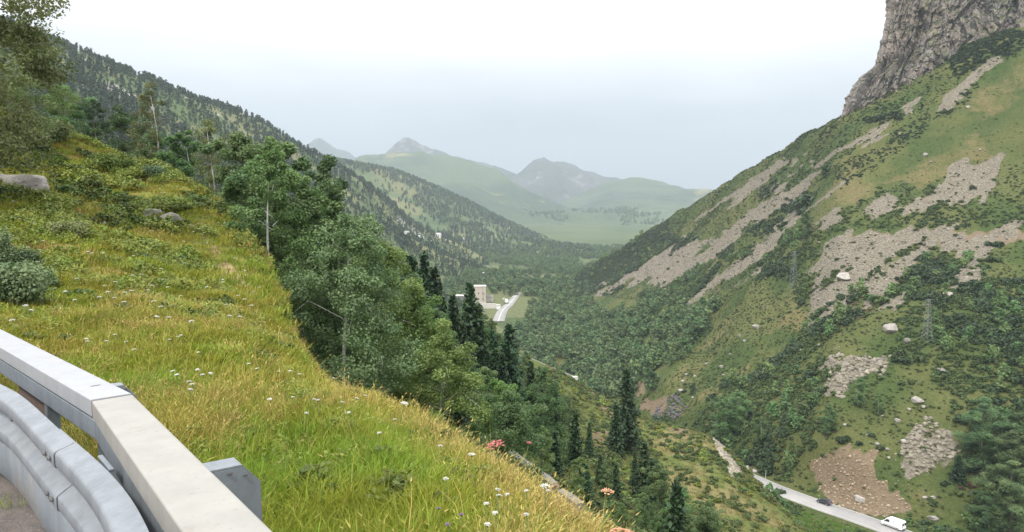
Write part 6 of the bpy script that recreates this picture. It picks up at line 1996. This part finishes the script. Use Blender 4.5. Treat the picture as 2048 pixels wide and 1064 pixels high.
def truck(loc, rz):
    r = empty('truck', loc, rz)
    MB().box((-0.9, 0, 2.3), (4.8, 2.4, 2.7)).build('cargo_box', M_VANW, r, bevel=0.05)
    MB().loft([[(1.6, f * 1.1, 0.7), (3.2, f * 1.1, 0.7), (3.25, f * 1.1, 1.6), (2.9, f * 1.05, 2.5), (1.6, f * 1.05, 2.6)] for f in (-1, 1)]).build('cab', M_VANW, r, bevel=0.05)
    quad_plate([(2.93, -0.95, 2.4), (2.93, 0.95, 2.4), (3.23, 1.0, 1.65), (3.23, -1.0, 1.65)], 0.03, (1, 0, 0.3)).build('windscreen', M_GLASS, r)
    MB().box((-0.2, 0, 0.75), (5.8, 0.9, 0.3)).build('chassis', M_TRIM, r)
    for s in (1, -1):
        for x in (2.4, -1.6): wheel(r, x, s * 1.0, 0.45, 0.3)
    return r
p = bpos(1011, 690); k_ = int(np.argmin(np.abs(far_path[:, 1] - 690)))
p = far_path[k_] - np.array((3.6, 0, 0)) + np.array((0, 0, 0.5))
tag(truck(tuple(p), R(100)), 'white box truck stopped on the far valley road', 'truck')
p = far_path[int(np.argmin(np.abs(far_path[:, 1] - 715)))] - np.array((1.2, 0, 0)) + np.array((0, 0, 0.52))
tag(car(tuple(p), R(80), M_VANW), 'small white car behind the truck on the far road', 'car')
def mast(u, d, vtop, rad, label, name='mast', box=False):
    p = bpos(u, d)
    H = height_to(p, vtop)
    r = tag(empty(name, tuple(p)), label, 'mast')
    MB().tube([(0, 0, -1), (0, 0, H)], [rad, rad * 0.6], 8).build('pole', M_GALV, r)
    MB().box((0.5, 0, H - 0.6), (1.6, 0.6, 0.9)).build('lamp_head', M_VANW, r)
    return r
mast(966, 676, 544, 0.22, 'tall thin lamp mast rising above the beige concrete building')
mast(1006, 668, 596, 0.2, 'short white lamp post left of the white truck')

M_ROOFG = plain('grey_roof', (0.30, 0.29, 0.29), 0.8, var=0.1)
def house(u, v, w, label, group=None, red=False):
    h = hit(u, v, [S_left, S_rg, S_val, S_mid])
    s = w / F * h.y
    r = empty('house', tuple(h), rng.uniform(-0.5, 0.5))
    MB().box((0, 0, 0.2 * s), (s, 0.7 * s, 0.8 * s)).build('wall', M_VANW, r)
    MB().loft([[(-0.54 * s, -0.40 * s, 0.58 * s), (-0.54 * s, 0.40 * s, 0.58 * s), (-0.54 * s, 0, 0.85 * s)], [(0.54 * s, -0.40 * s, 0.58 * s), (0.54 * s, 0.40 * s, 0.58 * s), (0.54 * s, 0, 0.85 * s)]]).build('roof', M_CONCW if not red else M_ROOFG, r)
    for x in (-0.22, 0.22): MB().box((x * s, -0.352 * s, 0.28 * s), (0.13 * s, 0.02 * s, 0.2 * s)).build('window', M_DARKW, r)
    return tag(r, label, 'house', group)
house(812, 470, 10, 'greyish house at the left end of the row of white houses', red=True)
house(837, 476, 7, 'small white house second from the left in the row')
house(845, 477, 5, 'tiny white shed right of the small white house')
house(865, 477, 5, 'tiny white shed left of the largest white house')
house(877, 474, 10, 'largest white house of the row in front of dark trees')
house(926, 479, 5, 'white house standing apart at the right end of the row')
for i, (u, v) in enumerate(((1112, 464), (1121, 465), (1131, 463), (1142, 465), (1152, 464))):
    house(u, v, 6, 'pale house of the far village under the green hill', 'houses of the far village')
for i, (u, v) in enumerate(((1150, 490), (1158, 491), (1168, 490), (1176, 492), (1186, 491), (1195, 492), (1206, 492), (1216, 493))):
    house(u, v, 4, 'white speck of a house in the line across the far valley', 'line of houses across the far valley')

M_PYL = plain('grey_lattice', (0.20, 0.215, 0.20), 0.7)
def pylon(u, v, vtop, label, wid=2.6):
    h = hit(u, v, [S_right])
    H = height_to(np.array(h), vtop)
    r = tag(empty('pylon', tuple(h), 0.35), label, 'pylon')
    def wz(z): return wid / 2 * (1 - 0.78 * z / H)
    for sx in (-1, 1):
        for sy in (-1, 1):
            MB().tube([(sx * wz(-0.6), sy * wz(-0.6), -0.6), (sx * wz(H), sy * wz(H), H)], 0.05, 4).build('leg', M_PYL, r)
    mb = MB(); nlev = 11
    zs = [H * (i / nlev) ** 0.92 for i in range(nlev + 1)]
    for a, b_ in zip(zs[:-1], zs[1:]):
        for (x0, y0), (x1, y1) in (((-1, -1), (1, -1)), ((1, -1), (1, 1)), ((1, 1), (-1, 1)), ((-1, 1), (-1, -1))):
            mb.tube([(x0 * wz(a), y0 * wz(a), a), (x1 * wz(b_), y1 * wz(b_), b_)], 0.026, 3, False)
            mb.tube([(x1 * wz(a), y1 * wz(a), a), (x0 * wz(b_), y0 * wz(b_), b_)], 0.026, 3, False)
    mb.build('bracing', M_PYL, r)
    for z, l in ((H - 0.4, 2.2), (H - 2.0, 2.8)):
        MB().tube([(-l, 0, z), (0, 0, z + 0.25), (l, 0, z)], [0.05, 0.09, 0.05], 4).build('crossarm', M_PYL, r)
    return r
pylon(1853, 684, 598, 'steel lattice pylon among green bushes, lower right')
pylon(1586, 580, 502, 'farther lattice pylon, faint in front of the screes', 3.0)
def pole_at(u, v, vtop, lean, rad, mat, name, label, cat):
    h = hit(u, v, [S_right]); H = height_to(np.array(h), vtop)
    o = MB().tube([(0, 0, -0.5), (lean * H * 0.5, 0, H * 0.5), (lean * H, 0, H)], [rad, rad * 0.8, rad * 0.5], 6).build(name, mat, None, False, tuple(h))
    return tag(o, label, cat)
pole_at(1531, 962, 940, 0.0, 0.08, M_CONCW, 'marker_pole', 'thin pale marker pole on the far side of the valley road', 'pole')
pole_at(1953, 968, 949, 0.75, 0.10, BARK_W, 'dead_trunk', 'pale leaning dead trunk between the trees, lower right', 'dead tree')
# ------------------------------------------------------------------ haze over the whole valley
hm = bpy.data.materials.new('valley_haze')
hm.use_nodes = True
ht = hm.node_tree
ht.nodes.clear()
ho = ht.nodes.new('ShaderNodeOutputMaterial')
hv_ = ht.nodes.new('ShaderNodeVolumePrincipled')
hv_.inputs['Color'].default_value = (0.54, 0.61, 0.69, 1)
hv_.inputs['Density'].default_value = 1.5e-4
hv_.inputs['Anisotropy'].default_value = 0.1
ht.links.new(hv_.outputs[0], ho.inputs['Volume'])
tag(MB().box((0, 4450, 236), (18600, 11000, 730)).build('haze', hm), kind='stuff')
